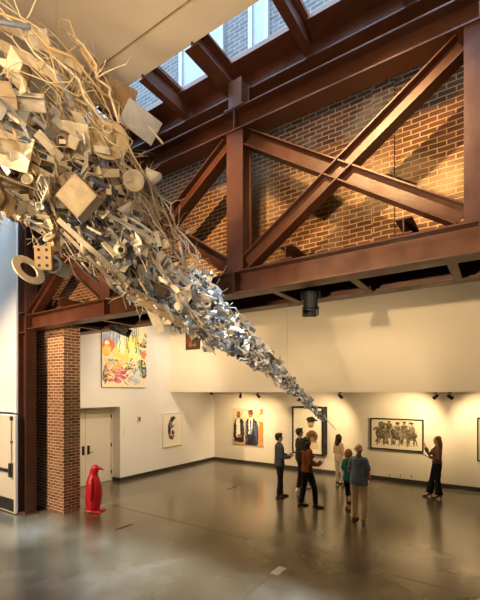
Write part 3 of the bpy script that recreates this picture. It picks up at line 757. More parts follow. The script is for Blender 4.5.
    rd = [(hipw + ex + .006 + loose, q1 + ex), ((hipw + ws) / 2 + ex + .012 + loose, q2 + ex), (ws + ex + .006 + loose, dep + ex + loose * .6), (ws + .014 + ex + loose * .5, .1 + ex + loose * .4), (sw - .012 + ex * .7, .108 + ex), (sw - .02 + ex * .6, .088 + ex), (.095, .078)]
    g.loft(sp, [(a * s, c * s) for a, c in rd], (1, 0, 0), 22, cap=.12)
    if fem:
        for sg in (-1, 1): g.ell(T(sg * .07, .08, 1.285), (.07 + ex * .4) * s, (.058 + ex * .4) * s, .066 * s)
    for sd in 'LR':
        sh, el, wr, A = arms[sd]
        g.ell(sh + V((-.012 * s * (1 if sd == 'R' else -1), 0, .004 * s)), (.052 + ex * .6) * s, (.056 + ex * .6) * s, (.05 + ex * .6) * s)
        if P['sleeve'] == 'long':
            g.loft([sh, sh.lerp(el, .5), el, el.lerp(wr, .5), el.lerp(wr, .93)], [(.048 + ex * .7) * s, (.045 + ex * .7) * s, (.04 + ex * .8) * s, (.036 + ex * .7) * s, (.03 + ex * .5) * s], None, 14, cap=.15)
        else:
            g.loft([sh, sh.lerp(el, .4), sh.lerp(el, .78)], [(.050 + ex * .7) * s, (.049 + ex * .7) * s, (.047 + ex * .8) * s], None, 14, cap=.4)
    link('shirt' if not fem else 'top', fuse(g, .0095, 3, .45, (.012, 9)), P['top'], root, True)
    if P.get('collar'):
        MB().loft([T(0, -.015, 1.465), T(0, -.012, 1.505)], [(.072 * s, .068 * s), (.06 * s, .058 * s)], (1, 0, 0), 18, cap=0).build('collar', P['top'], root, True)
    # trousers
    g = MB(); wl = P.get('waistline', 1.02)
    g.loft([T(0, 0, .84), T(0, -.004, .93), T(0, 0, wl)], [(.14 * s, .112 * s), ((hipw + .008) * s, .122 * s), ((ws + .018) * s, (dep + .014) * s)], (1, 0, 0), 20, cap=.15)
    fit = P.get('fit', (.098, .088, .070, .064, .058)); endf = P.get('leg_end', .97)
    for sd in 'LR':
        hp, kn, an, toe = legs[sd]
        g.loft([hp + V((0, 0, .02)) * s, hp.lerp(kn, .5), kn, kn.lerp(an, .45), kn.lerp(an, endf)], [q * s for q in fit], None, 16, cap=.12)
    link('trousers' if not P.get('leggings') else 'leggings', fuse(g, .0095, 3, .45, (.010, 10)), P['bottom'], root, True)
    # shoes
    for sd in 'LR':
        hp, kn, an, toe = legs[sd]
        td = V((math.sin(toe), math.cos(toe), 0)); sdv = V((td.y, -td.x, 0)); hh = heel * s
        base = V((an.x, an.y, 0))
        g = MB()
        g.loft([base - td * .065 * s + V((0, 0, .035 * s + hh)), base + V((0, 0, .042 * s + hh * .9)), base + td * .08 * s + V((0, 0, .034 * s + hh * .25)), base + td * .16 * s + V((0, 0, .026 * s)), base + td * .2 * s + V((0, 0, .022 * s))],
               [(.036 * s, .034 * s), (.042 * s, .04 * s), (.046 * s, .033 * s), (.044 * s, .024 * s), (.028 * s, .018 * s)], sdv, 16)
        if not P.get('low'): g.loft([an + V((0, 0, -.06 * s)), an + V((0, 0, .01 * s))], [.045 * s, .044 * s], None, 14, cap=.2)
        me = fuse(g, .0075, 3)
        for v in me.vertices: v.co.z = max(v.co.z, .004)
        so = link('shoe', me, P['shoe'], root, True)
        g = MB()
        if heel:
            g.loft([base - td * .055 * s + V((0, 0, .001)), base - td * .045 * s + V((0, 0, .03 * s + hh))], [.016 * s, .026 * s], None, 12, cap=0)
            g.loft([base + td * .07 * s + V((0, 0, .004)), base + td * .2 * s + V((0, 0, .004))], [(.042 * s, .004), (.034 * s, .004)], sdv, 12)
        else:
            g.loft([base - td * .085 * s + V((0, 0, .009 * s)), base + td * .06 * s + V((0, 0, .009 * s)), base + td * .205 * s + V((0, 0, .009 * s))], [(.032 * s, .009 * s), (.046 * s, .009 * s), (.032 * s, .009 * s)], sdv, 14)
        g.build('sole', P.get('sole', P['shoe']), so, True)
    return root

HB = mat('black_hair', (.012, .009, .008), .55, var=.3, vs=60, bump=.5, bs=90)
HDB = mat('dark_brown_hair', (.045, .02, .012), .5, var=.3, vs=60, bump=.5, bs=90)
HRB = mat('reddish_blond_hair', (.30, .13, .05), .5, var=.25, vs=60, bump=.5, bs=90)
HLB = mat('light_brown_hair', (.24, .12, .05), .5, var=.25, vs=60, bump=.5, bs=90)
HGR = mat('grey_pink_hair', (.42, .22, .15), .6, var=.2, vs=60, bump=.5, bs=90)
BLKSHOE = mat('black_leather', (.014, .012, .012), .35, var=.2); WHSHOE = mat('white_shoe', (.78, .76, .72), .5); BRSHOE = mat('brown_leather', (.10, .04, .025), .4, var=.2)
down = lambda sg, y=.02: dict(el=(sg * .235, -.03 + y, 1.13), wr=(sg * .245, .05 + y, .88), d=(0, .15, -1), pn=(-sg, 0, 0), th=(0, 1, 0), curl=.35)
held = lambda sg, z=1.12, y=.27: dict(el=(sg * .215, -.02, 1.12), wr=(sg * .10, y, z), d=(-sg * .75, .5, .15), pn=(0, -.3, 1), th=(0, .3, 1), curl=.6)

person('man in grey blue shirt and black trousers, leftmost visitor, hands held in front', (-5.19, 9.71), 12, 1.80, dict(skin='tan', hair='short', haircol=HB, top=cloth('grey_blue_shirt', (.06, .074, .10)), sleeve='long', bottom=DARKTR, shoe=BLKSHOE, collar=True, hem=.88, loose=.012,
       feet=dict(L=(-.10, .08, 4), R=(.10, -.06, -10)), arms=dict(L=held(-1, 1.14), R=held(1, 1.11, .29)), pitch=4, ease=.02))
person('man in dark olive t-shirt and white sneakers behind the woman in rust sweater', (-5.07, 10.80), 12, 1.86, dict(skin='tan', hair='short', haircol=HB, top=cloth('dark_olive_shirt', (.028, .028, .015)), sleeve='short', bottom=DARKTR, shoe=WHSHOE, sole=WHSHOE, hem=.88, loose=.01,
       feet=dict(L=(-.12, .16, 0), R=(.12, -.10, -8)), arms=dict(L=down(-1), R=held(1, 1.08, .25)), pitch=4))
person('woman in rust orange sweater and black trousers with long dark curly hair', (-4.18, 9.31), 10, 1.79, dict(fem=True, skin='brown', hair='curly', haircol=HB, top=cloth('rust_sweater', (.19, .055, .012)), sleeve='long', bottom=DARKTR, shoe=BLKSHOE, hem=.9, ease=.026, loose=.012, lean=.05,
       feet=dict(L=(-.10, -.13, 0), R=(.12, .19, 20, .06)), arms=dict(L=held(-1, 1.08, .28), R=held(1, 1.06, .30)), pitch=8, sw=.168, fit=(.1, .092, .074, .068, .062)))
person('woman in cream top and white trousers with long dark hair near back wall', (-4.30, 12.03), 32, 1.62, dict(fem=True, skin='light', hair='long', haircol=HDB, top=cloth('cream_top', (.66, .50, .33)), sleeve='long', bottom=cloth('white_trousers', (.68, .60, .50)), shoe=BRSHOE, heel=.05, low=True, hem=.92,
       feet=dict(L=(-.08, .0, 0), R=(.09, .08, -15)), arms=dict(L=held(-1, 1.06, .22), R=held(1, 1.04, .22)), leg_end=.95, fit=(.102, .088, .064, .058, .05)))
person('girl in teal top and black leggings with reddish hair beside the bald man', (-3.19, 9.66), 42, 1.53, dict(fem=True, skin='light', hair='bob', haircol=HRB, top=cloth('teal_top', (.0, .13, .115)), sleeve='short', bottom=DARKTR, leggings=True, shoe=BRSHOE, low=True, hem=.86, loose=.02,
       feet=dict(L=(-.08, .05, 5), R=(.06, -.10, -10)), arms=dict(L=held(-1, 1.06, .2), R=held(1, 1.05, .2)), leg_end=.80, fit=(.094, .08, .056, .05, .044), pitch=6))
person('bald man in blue grey short sleeved shirt and khaki trousers seen from behind', (-2.71, 8.88), 55, 1.78, dict(skin='pink', hair='bald', haircol=HGR, top=cloth('blue_grey_shirt', (.14, .17, .235)), sleeve='short', bottom=cloth('khaki_trousers', (.70, .54, .37)), shoe=BRSHOE, low=True, collar=True, hem=.84, loose=.014, ease=.02, waist=.15, belly=.11, sw=.165,
       feet=dict(L=(-.12, .06, 6), R=(.12, -.05, -18)), arms=dict(L=held(-1, 1.0, .22), R=dict(el=(.225, -.02, 1.12), wr=(.2, .15, .95), d=(-.2, .7, -.5), pn=(-1, 0, 0), th=(0, .5, 1), curl=.6)), fit=(.108, .098, .082, .076, .072), yaw=-8))
person('woman guide in mauve brown top and black flared trousers raising one hand', (-1.51, 12.11), 168, 1.72, dict(fem=True, skin='light', hair='long', haircol=HLB, top=cloth('mauve_top', (.20, .105, .075)), sleeve='long', bottom=DARKTR, shoe=BLKSHOE, heel=.06, hem=1.0, waistline=1.08,
       feet=dict(L=(-.10, -.02, 0), R=(.13, .16, -10)), arms=dict(L=dict(el=(-.215, .03, 1.13), wr=(-.17, .27, 1.19), d=(.1, .95, .25), pn=(0, -.2, 1), th=(1, 0, .2), curl=.15), R=dict(el=(.21, .16, 1.19), wr=(.16, .27, 1.42), d=(-.05, .25, .95), pn=(-.3, .9, -.2), th=(-1, 0, 0), curl=.22)),
       fit=(.104, .09, .074, .088, .112), leg_end=1.06, yaw=4))
# ------------------------------------------------- hanging debris sculpture
SX = empty('debris_sculpture', (-4.4, 2.8, 5.7), 0, 'huge hanging funnel of branches planks and scrap sweeping down to a thin tip', 'sculpture')
AX = [((-2.72, 6.85, 2.44), .05), ((-2.99, 6.37, 2.91), .125), ((-3.24, 5.76, 3.42), .20), ((-3.44, 5.10, 3.78), .29), ((-3.55, 4.30, 4.08), .44), ((-3.72, 3.86, 4.42), .54), ((-4.0, 3.52, 4.86), .66), ((-4.22, 3.18, 5.32), .80), ((-4.42, 2.80, 5.68), .94), ((-4.57, 2.45, 5.95), 1.08), ((-4.76, 2.15, 6.18), 1.2), ((-5.08, 1.7, 6.42), 1.30)]
NA = len(AX) - 1
def axis(t):
    """t 0 at the tip, 1 at the big end"""
    q = max(0, min(.9999, t)) * NA; i = int(q); k = q - i
    p = V(AX[i][0]).lerp(V(AX[i + 1][0]), k); r_ = AX[i][1] * (1 - k) + AX[i + 1][1] * k
    d = (V(AX[i][0]) - V(AX[i + 1][0])).normalized()      # towards the tip
    s_ = d.cross(V((0, 0, 1))).normalized(); u = s_.cross(d)
    return p, r_, d, s_, u
R_ = random.Random(11)
sm = {}
def smat(n, c, ro=.45, me=0, va=.15): sm[n] = mat('scrap_' + n, c, ro, me, var=va, vs=9, bump=.2, bs=30)
smat('tan', (.58, .47, .32)); smat('pale', (.76, .68, .53)); smat('ochre', (.54, .38, .20)); smat('brown', (.26, .18, .11)); smat('white', (.82, .79, .73))
smat('steel', (.62, .64, .67), .35, .6); smat('grey', (.27, .29, .33), .5); smat('dark', (.045, .045, .055), .5); smat('blue', (.16, .20, .30), .45)
def pick(t, kind='mix'):
    q = R_.random()
    if kind == 'wood': return sm['tan' if q < .4 else 'pale' if q < .7 else 'ochre' if q < .85 else 'brown']
    cool = .62 if t < .34 else .42 if t < .6 else .27
    if q < cool: return sm[R_.choice(['steel', 'steel', 'grey', 'blue', 'white'])] if t > .34 else sm[R_.choice(['steel', 'steel', 'steel', 'white', 'grey'])]
    return sm[R_.choice(['tan', 'tan', 'pale', 'pale', 'pale', 'ochre', 'white', 'brown'])]
def spot(t, lo=.1, hi=1.0, bias=0):
    """random place inside the funnel; bias > 0 favours the under side"""
    p, r_, d, s_, u = axis(t)
    for _ in range(40):
        a = R_.uniform(0, 2 * PI); q = r_ * math.sqrt(R_.uniform(lo * lo, hi * hi))
        o = s_ * math.cos(a) * q + u * math.sin(a) * q
        hgt = o.dot(u) / r_
        if t > .45 and bias and hgt > R_.uniform(-.25, .3) + 1.2 * max(0, .65 - t): continue
        if R_.random() < 1 - max(0, bias * (hgt + .25)): break
    w_ = p + o
    if w_.z > 7.55: w_.z = 7.55
    return w_, r_, d, s_, u
def rand_t(lo=0.02, hi=1.0, pw=.8): return lo + (hi - lo) * R_.random() ** pw
def frame_(d, tilt):
    """rotation whose Z runs roughly along d"""
    j = V((R_.gauss(0, 1), R_.gauss(0, 1), R_.gauss(0, 1))).normalized()
    z = (d + j * tilt).normalized(); x = z.cross(V((R_.gauss(0, 1), R_.gauss(0, 1), R_.gauss(0, 1)))).normalized(); y = z.cross(x)
    return Matrix((x, y, z)).transposed()
O_ = V((-4.4, 2.8, 5.7))
def place(name, mb, m, w_, R3, smooth=False):
    o = mb.build(name, m, SX, smooth)
    o.matrix_local = Matrix.Translation(w_ - O_) @ R3.to_4x4()
    return o
def size(t): return max(.2, min(1, .2 + .85 * t))

# long flowing branches with side twigs
def branch_mb(t0, t1, off_r, ang0, spin, r0, mb=None, twigs=3, flare=0):
    pts = []; n = 9; tw = []
    for i in range(n):
        k = i / (n - 1); t = t0 + (t1 - t0) * k
        p, r_, d, s_, u = axis(t)
        a = ang0 + spin * k
        q = r_ * (off_r + flare * k)
        w_ = p + (s_ * math.cos(a) + u * math.sin(a)) * q + V((R_.uniform(-1, 1), R_.uniform(-1, 1), R_.uniform(-1, 1))) * .075 * r_
        w_.z = min(w_.z, 7.72)
        pts.append(w_ - O_)
    mb = mb or MB()
    rr = [r0 * (1 - .75 * abs(i / (n - 1) - .25) / .75) for i in range(n)]
    mb.tube(pts, rr, 6)
    for k in range(twigs):
        i = R_.randrange(1, n - 2); p = pts[i]; d = (pts[i + 1] - pts[i]).normalized()
        dr = (d * R_.choice([-1, 1]) * .8 + V((R_.gauss(0, .6), R_.gauss(0, .6), R_.gauss(0, .6)))).normalized()
        L = R_.uniform(.15, .5) * (.35 + t0); q = p.copy(); tp = [q]
        for j in range(4):
            dr = (dr + V((R_.gauss(0, .3), R_.gauss(0, .3), R_.gauss(0, .3)))).normalized(); q = q + dr * L / 4; q.z = min(q.z, 7.74 - O_.z); tp.append(q)
        mb.tube(tp, [r0 * .55, r0 * .45, r0 * .38, r0 * .3, r0 * .2], 5)
        if R_.random() < .6:
            dr2 = (dr + V((R_.gauss(0, .8), R_.gauss(0, .8), R_.gauss(0, .8)))).normalized()
            mb.tube([tp[2], tp[2] + dr2 * L * .25, tp[2] + dr2 * L * .4 + V((0, 0, -.02))], [r0 * .3, r0 * .22, r0 * .14], 5)
    return mb
for i in range(82):
    if i < 42:   # the upper, airy side near the ceiling
        t1 = R_.uniform(.72, 1.0); L = R_.uniform(.16, .34); a0 = R_.uniform(.15, 2.6); o = R_.uniform(.55, 1.08)
    else:
        t1 = R_.uniform(.5, 1.0); L = R_.uniform(.08, .2); a0 = R_.uniform(0, 2 * PI); o = R_.uniform(.6, 1.05)
    mbr = branch_mb(max(.03, t1 - L), t1, o, a0, R_.uniform(-.7, .7), R_.uniform(.006, .018) * (.4 + .7 * t1), twigs=3)
    mbr.build('branch', pick(t1, 'wood') if t1 > .5 or R_.random() < .5 else sm['white'], SX, True)
mbr = MB()
for i in range(60):
    t1 = R_.uniform(.2, 1.0) ** .6; L = R_.uniform(.03, .12)
    branch_mb(max(.01, t1 - L), t1, R_.uniform(.5, 1.12), R_.uniform(0, 2 * PI), R_.uniform(-.8, .8), R_.uniform(.004, .009) * (.5 + t1), mbr, 4)
tag(mbr.build('twig', sm['tan'], SX, True), kind='stuff')

# planks and battens
for i in range(90):
    t = rand_t(.05, 1, .95); k = size(t)
    w_, r_, d, s_, u = spot(t, .2, .92, .5)
    L = R_.uniform(.35, 1.1) * k; wd = R_.uniform(.025, .085) * (.4 + k * .7); th = R_.uniform(.008, .02) * (.5 + k * .5)
    bw = R_.uniform(-.05, .05) * L
    g = [[(x * wd, bw * (1 - (z * 2) ** 2), z * L) for x in (-1, 1)] for z in (-.5, -.25, 0, .25, .5)]
    place('plank', MB().slab(g, th), pick(t, 'wood') if R_.random() < .75 else pick(t), w_, frame_(d, .5))
# thin folded sheets
def sheet_mb(a, b, fold, th):
    return MB().slab([[(x * a, y * b, fold * (x * x) * a + .2 * fold * y * b * x) for y in (-1, 0, 1)] for x in (-1, -.5, 0, .5, 1)], th)
for i in range(96):
    t = rand_t(.04, 1, .95); k = size(t)
    w_, r_, d, s_, u = spot(t, .2, .95, .6)
    place('sheet_panel', sheet_mb(R_.uniform(.08, .26) * k, R_.uniform(.06, .19) * k, R_.uniform(-.7, .7), .006), pick(t), w_, frame_(d, .9))
for i in range(70):
    t = rand_t(.04, 1, .95); k = size(t); w_, r_, d, s_, u = spot(t, .3, 1.0, .5)
    a = R_.uniform(.08, .2) * k
    g = [[(x * a + R_.uniform(-.3, .3) * a, y * a + R_.uniform(-.3, .3) * a, R_.uniform(-.55, .55) * a) for y in (-1, -.4, .3, 1)] for x in (-1, -.3, .4, 1)]
    place('crumpled_sheet', MB().slab(g, .005), pick(t), w_, frame_(d, 1.5))
# open cartons and boxes
for i in range(60):
    t = rand_t(.08, 1, .95); k = size(t); w_, r_, d, s_, u = spot(t, .2, .9, .7)
    a, b, c_ = (R_.uniform(.06, .16) * k for _ in range(3)); th = .008
    mb = MB().box(-a, -b, -c_, a, b, -c_ + th).box(-a, -b, -c_, -a + th, b, c_).box(a - th, -b, -c_, a, b, c_).box(-a, -b, -c_, a, -b + th, c_).box(-a, b - th, -c_, a, b, c_)
    o = place('carton', mb, pick(t), w_, frame_(d, 1.4))
    fl = MB().obox((a + b * .5, 0, c_ + b * .3), (b * .5, 0, b * .3), (0, b, 0), (-.0015, 0, .003)).build('flap', o.data.materials[0], o)
# bowls, dishes, shades
def bowl_prof(r_, h, th=.008): return [(0, 0), (r_ * .45, .01 * r_), (r_ * .8, h * .4), (r_, h), (r_ - th, h), (r_ * .78 - th, h * .45), (r_ * .42, .02 * r_ + th), (0, th)]
for i in range(34):
    t = rand_t(.06, 1, .95); k = size(t); w_, r_, d, s_, u = spot(t, .55, 1.0, .3); q = R_.uniform(.05, .11) * k
    place('bowl', MB().lathe(bowl_prof(q, q * R_.uniform(.35, .8)), 20), sm[R_.choice(['pale', 'white', 'tan', 'steel'])], w_, frame_(V((.5, -.75, -.3)), .9), True)
for i in range(26):
    t = rand_t(.2, 1, .95); k = size(t); w_, r_, d, s_, u = spot(t, .4, 1.0, .5); a, b, h = R_.uniform(.04, .07) * k, R_.uniform(.09, .15) * k, R_.uniform(.1, .2) * k
    place('lamp_shade', MB().lathe([(a, h), (b, 0), (b - .008, 0), (a - .008, h)], 20), pick(t), w_, frame_(V((.2, -.6, -.6)), 1.), True)
for i in range(24):
    t = rand_t(.1, 1, .95); k = size(t); w_, r_, d, s_, u = spot(t, .4, 1.0, .4); q = R_.uniform(.06, .13) * k
    place('ring', MB().lathe([(q, .01), (q, -.01), (q * .62, -.01), (q * .62, .01)], 22), pick(t), w_, frame_(V((.3, -.8, .1)), .9))
# pipes, rods, curved bands, turned spindles
for i in range(60):
    t = rand_t(.04, 1, .95); k = size(t); w_, r_, d, s_, u = spot(t, .2, .98, .3); L = R_.uniform(.2, .7) * k; q = R_.uniform(.012, .035) * (.3 + k)
    place('pipe', MB().lathe([(q, -L / 2), (q, L / 2), (q * .8, L / 2), (q * .8, -L / 2)], 12), pick(t), w_, frame_(d, .6), True)
for i in range(70):
    t = rand_t(.03, 1, .95); k = size(t); w_, r_, d, s_, u = spot(t, .3, 1.0, .1); L = R_.uniform(.5, 1.3) * k; q = R_.uniform(.004, .010) * (.5 + k * .6)
    place('rod', MB().tube([(0, 0, -L / 2), (R_.uniform(-.02, .02), 0, 0), (0, 0, L / 2)], q, 6), pick(t), w_, frame_(d, .5))
for i in range(44):
    t = rand_t(.06, 1, .95); k = size(t); w_, r_, d, s_, u = spot(t, .3, 1.0, .3); q = R_.uniform(.18, .5) * k; wd = R_.uniform(.012, .04) * (.4 + k * .7); sp_ = R_.uniform(.8, 2.2)
    g = [[(q * math.cos(a) - q, x * wd, q * math.sin(a)) for x in (-1, 1)] for a in [(-.5 + j / 10) * sp_ for j in range(11)]]
    place('curved_band', MB().slab(g, .008), pick(t), w_, frame_(d, .5))
for i in range(40):
    t = rand_t(.1, 1, .95); k = size(t); w_, r_, d, s_, u = spot(t, .3, 1.0, .3); L = R_.uniform(.25, .55) * k; q = .022 * (.4 + k * .7)
    place('turned_spindle', MB().lathe([(q * .6, -L / 2), (q * .9, -L * .4), (q * .5, -L * .33), (q * 1.1, -L * .2), (q * .7, 0), (q * 1.1, L * .18), (q * .5, L * .3), (q * .9, L * .36), (q * .7, L / 2)], 12, close=False), pick(t, 'wood'), w_, frame_(d, .6), True)
# slatted frames (crates, grilles)
for i in range(14):
    t = rand_t(.25, 1, .95); k = size(t); w_, r_, d, s_, u = spot(t, .3, .95, .4); a, b = R_.uniform(.12, .25) * k, R_.uniform(.10, .2) * k
    mb = MB().box(-a, -b, -.01, a, -b + .02, .01).box(-a, b - .02, -.01, a, b, .01).box(-a, -b, -.01, -a + .02, b, .01).box(a - .02, -b, -.01, a, b, .01)
    for j in range(6): mb.box(-a + (j + .6) * a / 3.4, -b, -.004, -a + (j + .6) * a / 3.4 + .012, b, .004)
    place('slatted_frame', mb, pick(t), w_, frame_(V((.4, -.8, .2)), .8))
# uncountable fine scrap filling the core; extra dark pieces paint its shaded gaps
for mname, cnt in (('tan', 130), ('pale', 160), ('brown', 110), ('grey', 190), ('dark', 330), ('steel', 460), ('blue', 190), ('white', 120)):
    mb = MB()
    for i in range(cnt):
        t = rand_t(.0, 1, .85); k = size(t)
        if mname in ('steel',) and R_.random() < .6: t = R_.uniform(0, .5); k = size(t)
        w_, r_, d, s_, u = spot(t, .0, .82 if mname in ('brown', 'dark') else .96, .75)
        R3 = frame_(d, .8); a, b, c_ = R_.uniform(.01, .05) * (k + .15), R_.uniform(.003, .02) * (k + .15), R_.uniform(.03, .17) * (k + .1)
        if R_.random() < .35: b, c_ = R_.uniform(.004, .008), c_ * .6; a *= 1.6
        mb.obox(w_ - O_, R3 @ V((a, 0, 0)), R3 @ V((0, b, 0)), R3 @ V((0, 0, c_)))
    tag(mb.build('scrap_fragments', sm[mname], SX), kind='stuff')

# ---- pieces that can be told apart
def toward(z, x=(0, 0, 1)):
    z = V(z).normalized(); x = V(x); x = (x - z * x.dot(z)).normalized(); y = z.cross(x)
    return Matrix((x, y, z)).transposed()
CAMD = V((.62, -.72, -.35))
# big pale disc with a short funnel in its middle
o = place('round_disc', MB().lathe([(0, -.01), (.23, -.006), (.245, 0), (.23, .006), (0, .012)], 36, close=False), sm['tan'], V((-3.75, 2.86, 5.85)), toward((.78, -.6, .05)), True)
MB().lathe([(.10, 0), (.075, .06), (.05, .16), (.06, .2), (.05, .2), (.04, .16), (.065, .06), (.09, 0)], 24).build('funnel', sm['pale'], o, True)
place('bowl', MB().lathe(bowl_prof(.115, .07), 28), sm['pale'], V((-3.46, 2.99, 5.33)), toward((.75, -.62, -.25)), True)
place('bowl', MB().lathe(bowl_prof(.105, .07), 28), sm['pale'], V((-3.38, 3.75, 4.18)), toward((.5, -.85, -.1)), True)
place('bowl', MB().lathe(bowl_prof(.07, .07), 24), sm['white'], V((-3.30, 4.1, 4.16)), toward((.6, -.7, -.2)), True)
# block with six drilled holes
mb = MB().box(-.13, -.09, -.02, .13, .09, .02); mb.m = 1
for x in (-.085, 0, .085):
    for y in (-.042, .042): mb.lathe([(0, .0195), (.018, .0195), (.018, .0215), (0, .0215)], 12, c=(x, y, 0), close=False)
place('drilled_block', mb, [sm['ochre'], sm['dark']], V((-4.25, 2.39, 4.45)), toward((.6, -.78, -.1)))
place('ring', MB().lathe([(.185, .01), (.185, -.01), (.10, -.01), (.10, .01)], 32), sm['pale'], V((-4.43, 2.32, 4.33)), toward((.94, .1, .47)))
place('pipe', MB().lathe([(.085, -.25), (.085, .1), (.10, .1), (.10, .12), (.07, .12), (.07, -.25)], 24), sm['grey'], V((-4.32, 2.59, 4.42)), toward((.6, -.75, -.1)), True)
place('sheet_panel', sheet_mb(.24, .16, .25, .008), sm['pale'], V((-4.07, 1.97, 5.36)), toward((.45, -.8, -.1), (1, .3, -.4)))
place('crumpled_sheet', MB().slab([[(x * .1 + R_.uniform(-.03, .03), y * .12 + R_.uniform(-.03, .03), R_.uniform(-.07, .07)) for y in (-1, -.4, .3, 1)] for x in (-1, -.3, .4, 1)], .005), sm['white'], V((-4.65, 2.54, 7.25)), toward(CAMD))
a = .16
mb = MB().box(-a, -a, -a * .7, a, a, -a * .7 + .01).box(-a, -a, -a * .7, -a + .01, a, a * .5).box(a - .01, -a, -a * .7, a, a, a * .5).box(-a, -a, -a * .7, a, -a + .01, a * .5).box(-a, a - .01, -a * .7, a, a, a * .5)
o = place('carton', mb, sm['tan'], V((-3.77, 2.53, 5.04)), toward((-.5, .8, .2), (.6, .2, -.7)))
# ridged grey panel and grey sheet at the upper edge
mb = MB().slab([[(x * .02, -.17, (.008 if x % 2 else -.008)), (x * .02, .17, (.008 if x % 2 else -.008))] for x in range(-12, 13)], .004)
place('ridged_panel', mb, sm['brown'], V((-3.92, 3.09, 6.55)), toward((.55, -.7, -.45), (1, .4, -.6)))
place('sheet_panel', sheet_mb(.22, .14, .1, .008), sm['grey'], V((-3.61, 3.23, 6.2)), toward((.55, -.7, -.45), (1, .4, -.9)))
place('lamp_shade', MB().lathe([(.03, .16), (.11, .0), (.102, .0), (.022, .16)], 24), sm['white'], V((-3.49, 3.24, 5.5)), toward((.8, .5, .1)), True)
for i, (p0, p1, wd, mm) in enumerate((((-5.05, 2.3, 7.42), (-4.35, 2.95, 6.98), .05, 'pale'), ((-5.0, 2.15, 7.1), (-4.4, 2.75, 6.72), .055, 'pale'), ((-4.3, 2.9, 7.2), (-4.02, 3.2, 6.62), .04, 'ochre'), ((-4.22, 3.0, 7.1), (-3.98, 3.25, 6.55), .03, 'brown'),
        ((-4.0, 3.3, 5.0), (-3.5, 3.8, 4.42), .075, 'steel'), ((-3.73, 3.16, 6.41), (-3.42, 3.41, 5.97), .012, 'steel'), ((-4.15, 2.5, 4.9), (-3.85, 3.2, 4.35), .03, 'pale'), ((-4.2, 2.6, 4.8), (-3.95, 3.1, 4.3), .02, 'tan'), ((-4.4, 2.3, 5.2), (-3.9, 2.7, 5.75), .022, 'pale'))):
    p0, p1 = V(p0), V(p1); L = (p1 - p0).length
    g = [[(x * wd, .03 * (1 - (z * 2) ** 2) * (wd / .05), z * L) for x in (-1, 1)] for z in (-.5, -.25, 0, .25, .5)]
    place('plank' if mm != 'steel' else 'metal_strip', MB().slab(g, .014), sm[mm], (p0 + p1) / 2, toward(p1 - p0, V((0, 0, 1)).cross(CAMD)))
place('cloth_bag', MB().loft([(0, 0, .28), (.0, .02, .1), (.01, 0, -.1), (0, 0, -.26)], [(.12, .05), (.17, .09), (.15, .08), (.05, .03)], (1, 0, 0), 18), sm['brown'], V((-4.86, 2.40, 6.72)), toward((.1, 0, 1), (1, .5, 0)), True)
# thin rod at the very tip, wires up to the steel and ceiling
MB().tube([V((-2.72, 6.85, 2.48)) - O_, V((-2.60, 7.12, 2.24)) - O_], .008, 6).build('tip_rod', sm['steel'], SX)
for p, z in (((-3.10, 6.08, 3.20), 4.49), ((-4.5, 2.7, 6.0), 7.85), ((-5.0, 1.9, 6.4), 7.85)):
    p = V(p); MB().tube([p - O_, V((p.x, p.y, z)) - O_], (.0025), 6).build('suspension_wire', M['metal'], SX)
# ----------------------------------------------------------------- lights
def lamp(name, typ, loc, energy, col, target=None, size=None, spot=None, blend=.5):
    l = bpy.data.lights.new(name, typ); l.energy = energy; l.color = col
    o = bpy.data.objects.new(name, l); COL.objects.link(o); o.location = loc
    if target is not None: o.rotation_euler = (V(target) - V(loc)).to_track_quat('-Z', 'Y').to_euler()
    if typ == 'SPOT': l.spot_size = math.radians(spot); l.spot_blend = blend; l.shadow_soft_size = size or .05
    elif typ == 'AREA': l.shape = 'RECTANGLE'; l.size, l.size_y = size
    else: l.shadow_soft_size = size or .1
    return o
WARM = (1, .62, .27); WARM2 = (1, .72, .38)
# track spotlights on the pictures (at the lamp cans)
for (x, y), tgt, en in (((-8.18, 12.2), (-8.9, 13.6, 1.4), 62), ((-7.41, 12.2), (-8.0, 13.6, 1.3), 52), ((-4.32, 12.2), (-5.7, 13.4, 1.4), 90), ((-1.55, 12.2), (-2.9, 13.6, 1.5), 110), ((-1.20, 12.2), (-.1, 13.6, 1.5), 90)):
    d = (V(tgt) - V((x, y, 2.83))).normalized()
    lamp('track_lamp', 'SPOT', V((x, y, 2.83)) + d * .1, en * 1.45, WARM2, tgt, .04, 105, .8)
# unseen fill added for the gallery and left wall, no fixtures there
lamp('gallery_fill', 'AREA', (-5.5, 8.6, 5.85), 80, WARM2, (-5.5, 8.9, 0), (8, 1.2))
lamp('wall_fill', 'SPOT', (-7.0, 8.8, 5.7), 205, (1, .84, .64), (-10.5, 9.4, 2.6), .1, 90, .7)
lamp('wall_fill', 'SPOT', (-7.6, 11.8, 2.9), 60, WARM2, (-10.5, 11.3, 1.4), .1, 80, .8)
# ceiling spots on the brick wall behind the truss
for x, tx_, en in ((-1.7, -.9, 850), (-2.2, -2.4, 420), (-2.9, -4.3, 700), (-7.6, -6.4, 450)):
    lamp('brick_spotlight', 'SPOT', (x, 2.2, 7.6), en * 1.3, WARM, (tx_, 5.75, 5.75), .06, 38, 1)
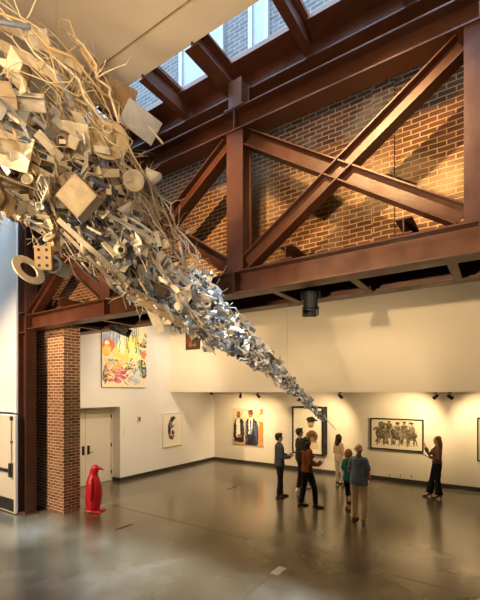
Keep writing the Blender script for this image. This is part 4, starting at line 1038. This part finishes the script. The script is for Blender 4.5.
# camera side: key spots, and unseen fill added for ceiling, sculpture and truss
for x, en in ((-.4, 300), (-1.8, 180)):
    lamp('ceiling_fill', 'SPOT', (x, .6, 4.4), en, (1, .69, .38), (x - .9, .9, 7.85), .2, 125, .6)  # added uplight in empty air, only there to brighten the ceiling
lamp('sculpture_key_fill', 'SPOT', (-6.5, -1.5, 4.4), 1150, (1, .72, .42), (-4.2, 3.0, 5.2), .4, 50, .7)
lamp('sculpture_key_fill', 'SPOT', (-1.2, -1.0, 4.0), 200, (1, .74, .46), (-4.0, 3.2, 5.3), .12, 60, .6)  # added frontal fill, softens the key from the left
lamp('pillar_spotlight', 'SPOT', (-8.7, -1.5, 6.2), 2200, (1, .70, .40), (-9.15, 5.45, 2.3), .08, 50, .8)
lamp('sculpture_key_fill', 'SPOT', (.2, 3.6, 4.3), 200, (1, .93, .82), (-3.1, 5.9, 3.5), .1, 45, .8)  # added fill in mid-air to brighten the tail
lamp('truss_fill', 'SPOT', (-2.2, -2.2, 3.3), 2000, (1, .68, .36), (-1.4, 5.0, 4.75), .1, 40, 1)  # unseen fill added to lift the bottom chord
lamp('truss_fill', 'SPOT', (-5.6, -2.0, 3.4), 2600, (1, .68, .36), (-7.6, 5.0, 4.6), .1, 32, 1)  # the same added fill for the left end of the chord
lamp('gallery_fill', 'SPOT', (-5.5, 8.4, 5.8), 150, WARM2, (-5.0, 9.4, 0), .1, 110, .8)  # added overhead fill for the visitors and floor
lamp('wall_fill', 'SPOT', (-6.6, 7.2, 4.6), 130, WARM2, (-10.9, 7.5, 1.1), .1, 60, .9)  # added to brighten the recessed door, hangs from nothing
# daylight
w = bpy.data.worlds.new('sky'); SC.world = w; w.use_nodes = True
nt = w.node_tree; bg = nt.nodes['Background']
sky = nt.nodes.new('ShaderNodeTexSky'); sky.sky_type = 'HOSEK_WILKIE'; sky.turbidity = 4; sky.sun_direction = V((.3, -.6, .75)).normalized()
bg.inputs['Color'].default_value = (.62, .80, 1, 1); bg.inputs['Strength'].default_value = 5
nt.nodes.remove(sky)

sun = lamp('daylight', 'SUN', (0, 0, 20), 34, (.70, .87, 1), (0, -1.6, 0))
sun.data.angle = math.radians(28)

# ----------------------------------------------------------------- camera
cam = bpy.data.cameras.new('camera'); co = bpy.data.objects.new('camera', cam); COL.objects.link(co)
co.location = (0, 0, 2.95); co.rotation_euler = (PI / 2, 0, math.atan2(.558, .83))
cam.sensor_width = 36; cam.sensor_fit = 'AUTO'; cam.lens = 390 / 600 * 36; cam.shift_y = 92.4 / 600; cam.clip_start = .05; cam.clip_end = 200
SC.camera = co
SC.view_settings.view_transform = 'Standard'; SC.view_settings.look = 'None'; SC.view_settings.gamma = 1; SC.view_settings.use_curve_mapping = False
SC.view_settings.exposure = .84
SC.cycles.max_bounces = 8; SC.cycles.diffuse_bounces = 5; SC.cycles.use_denoising = True
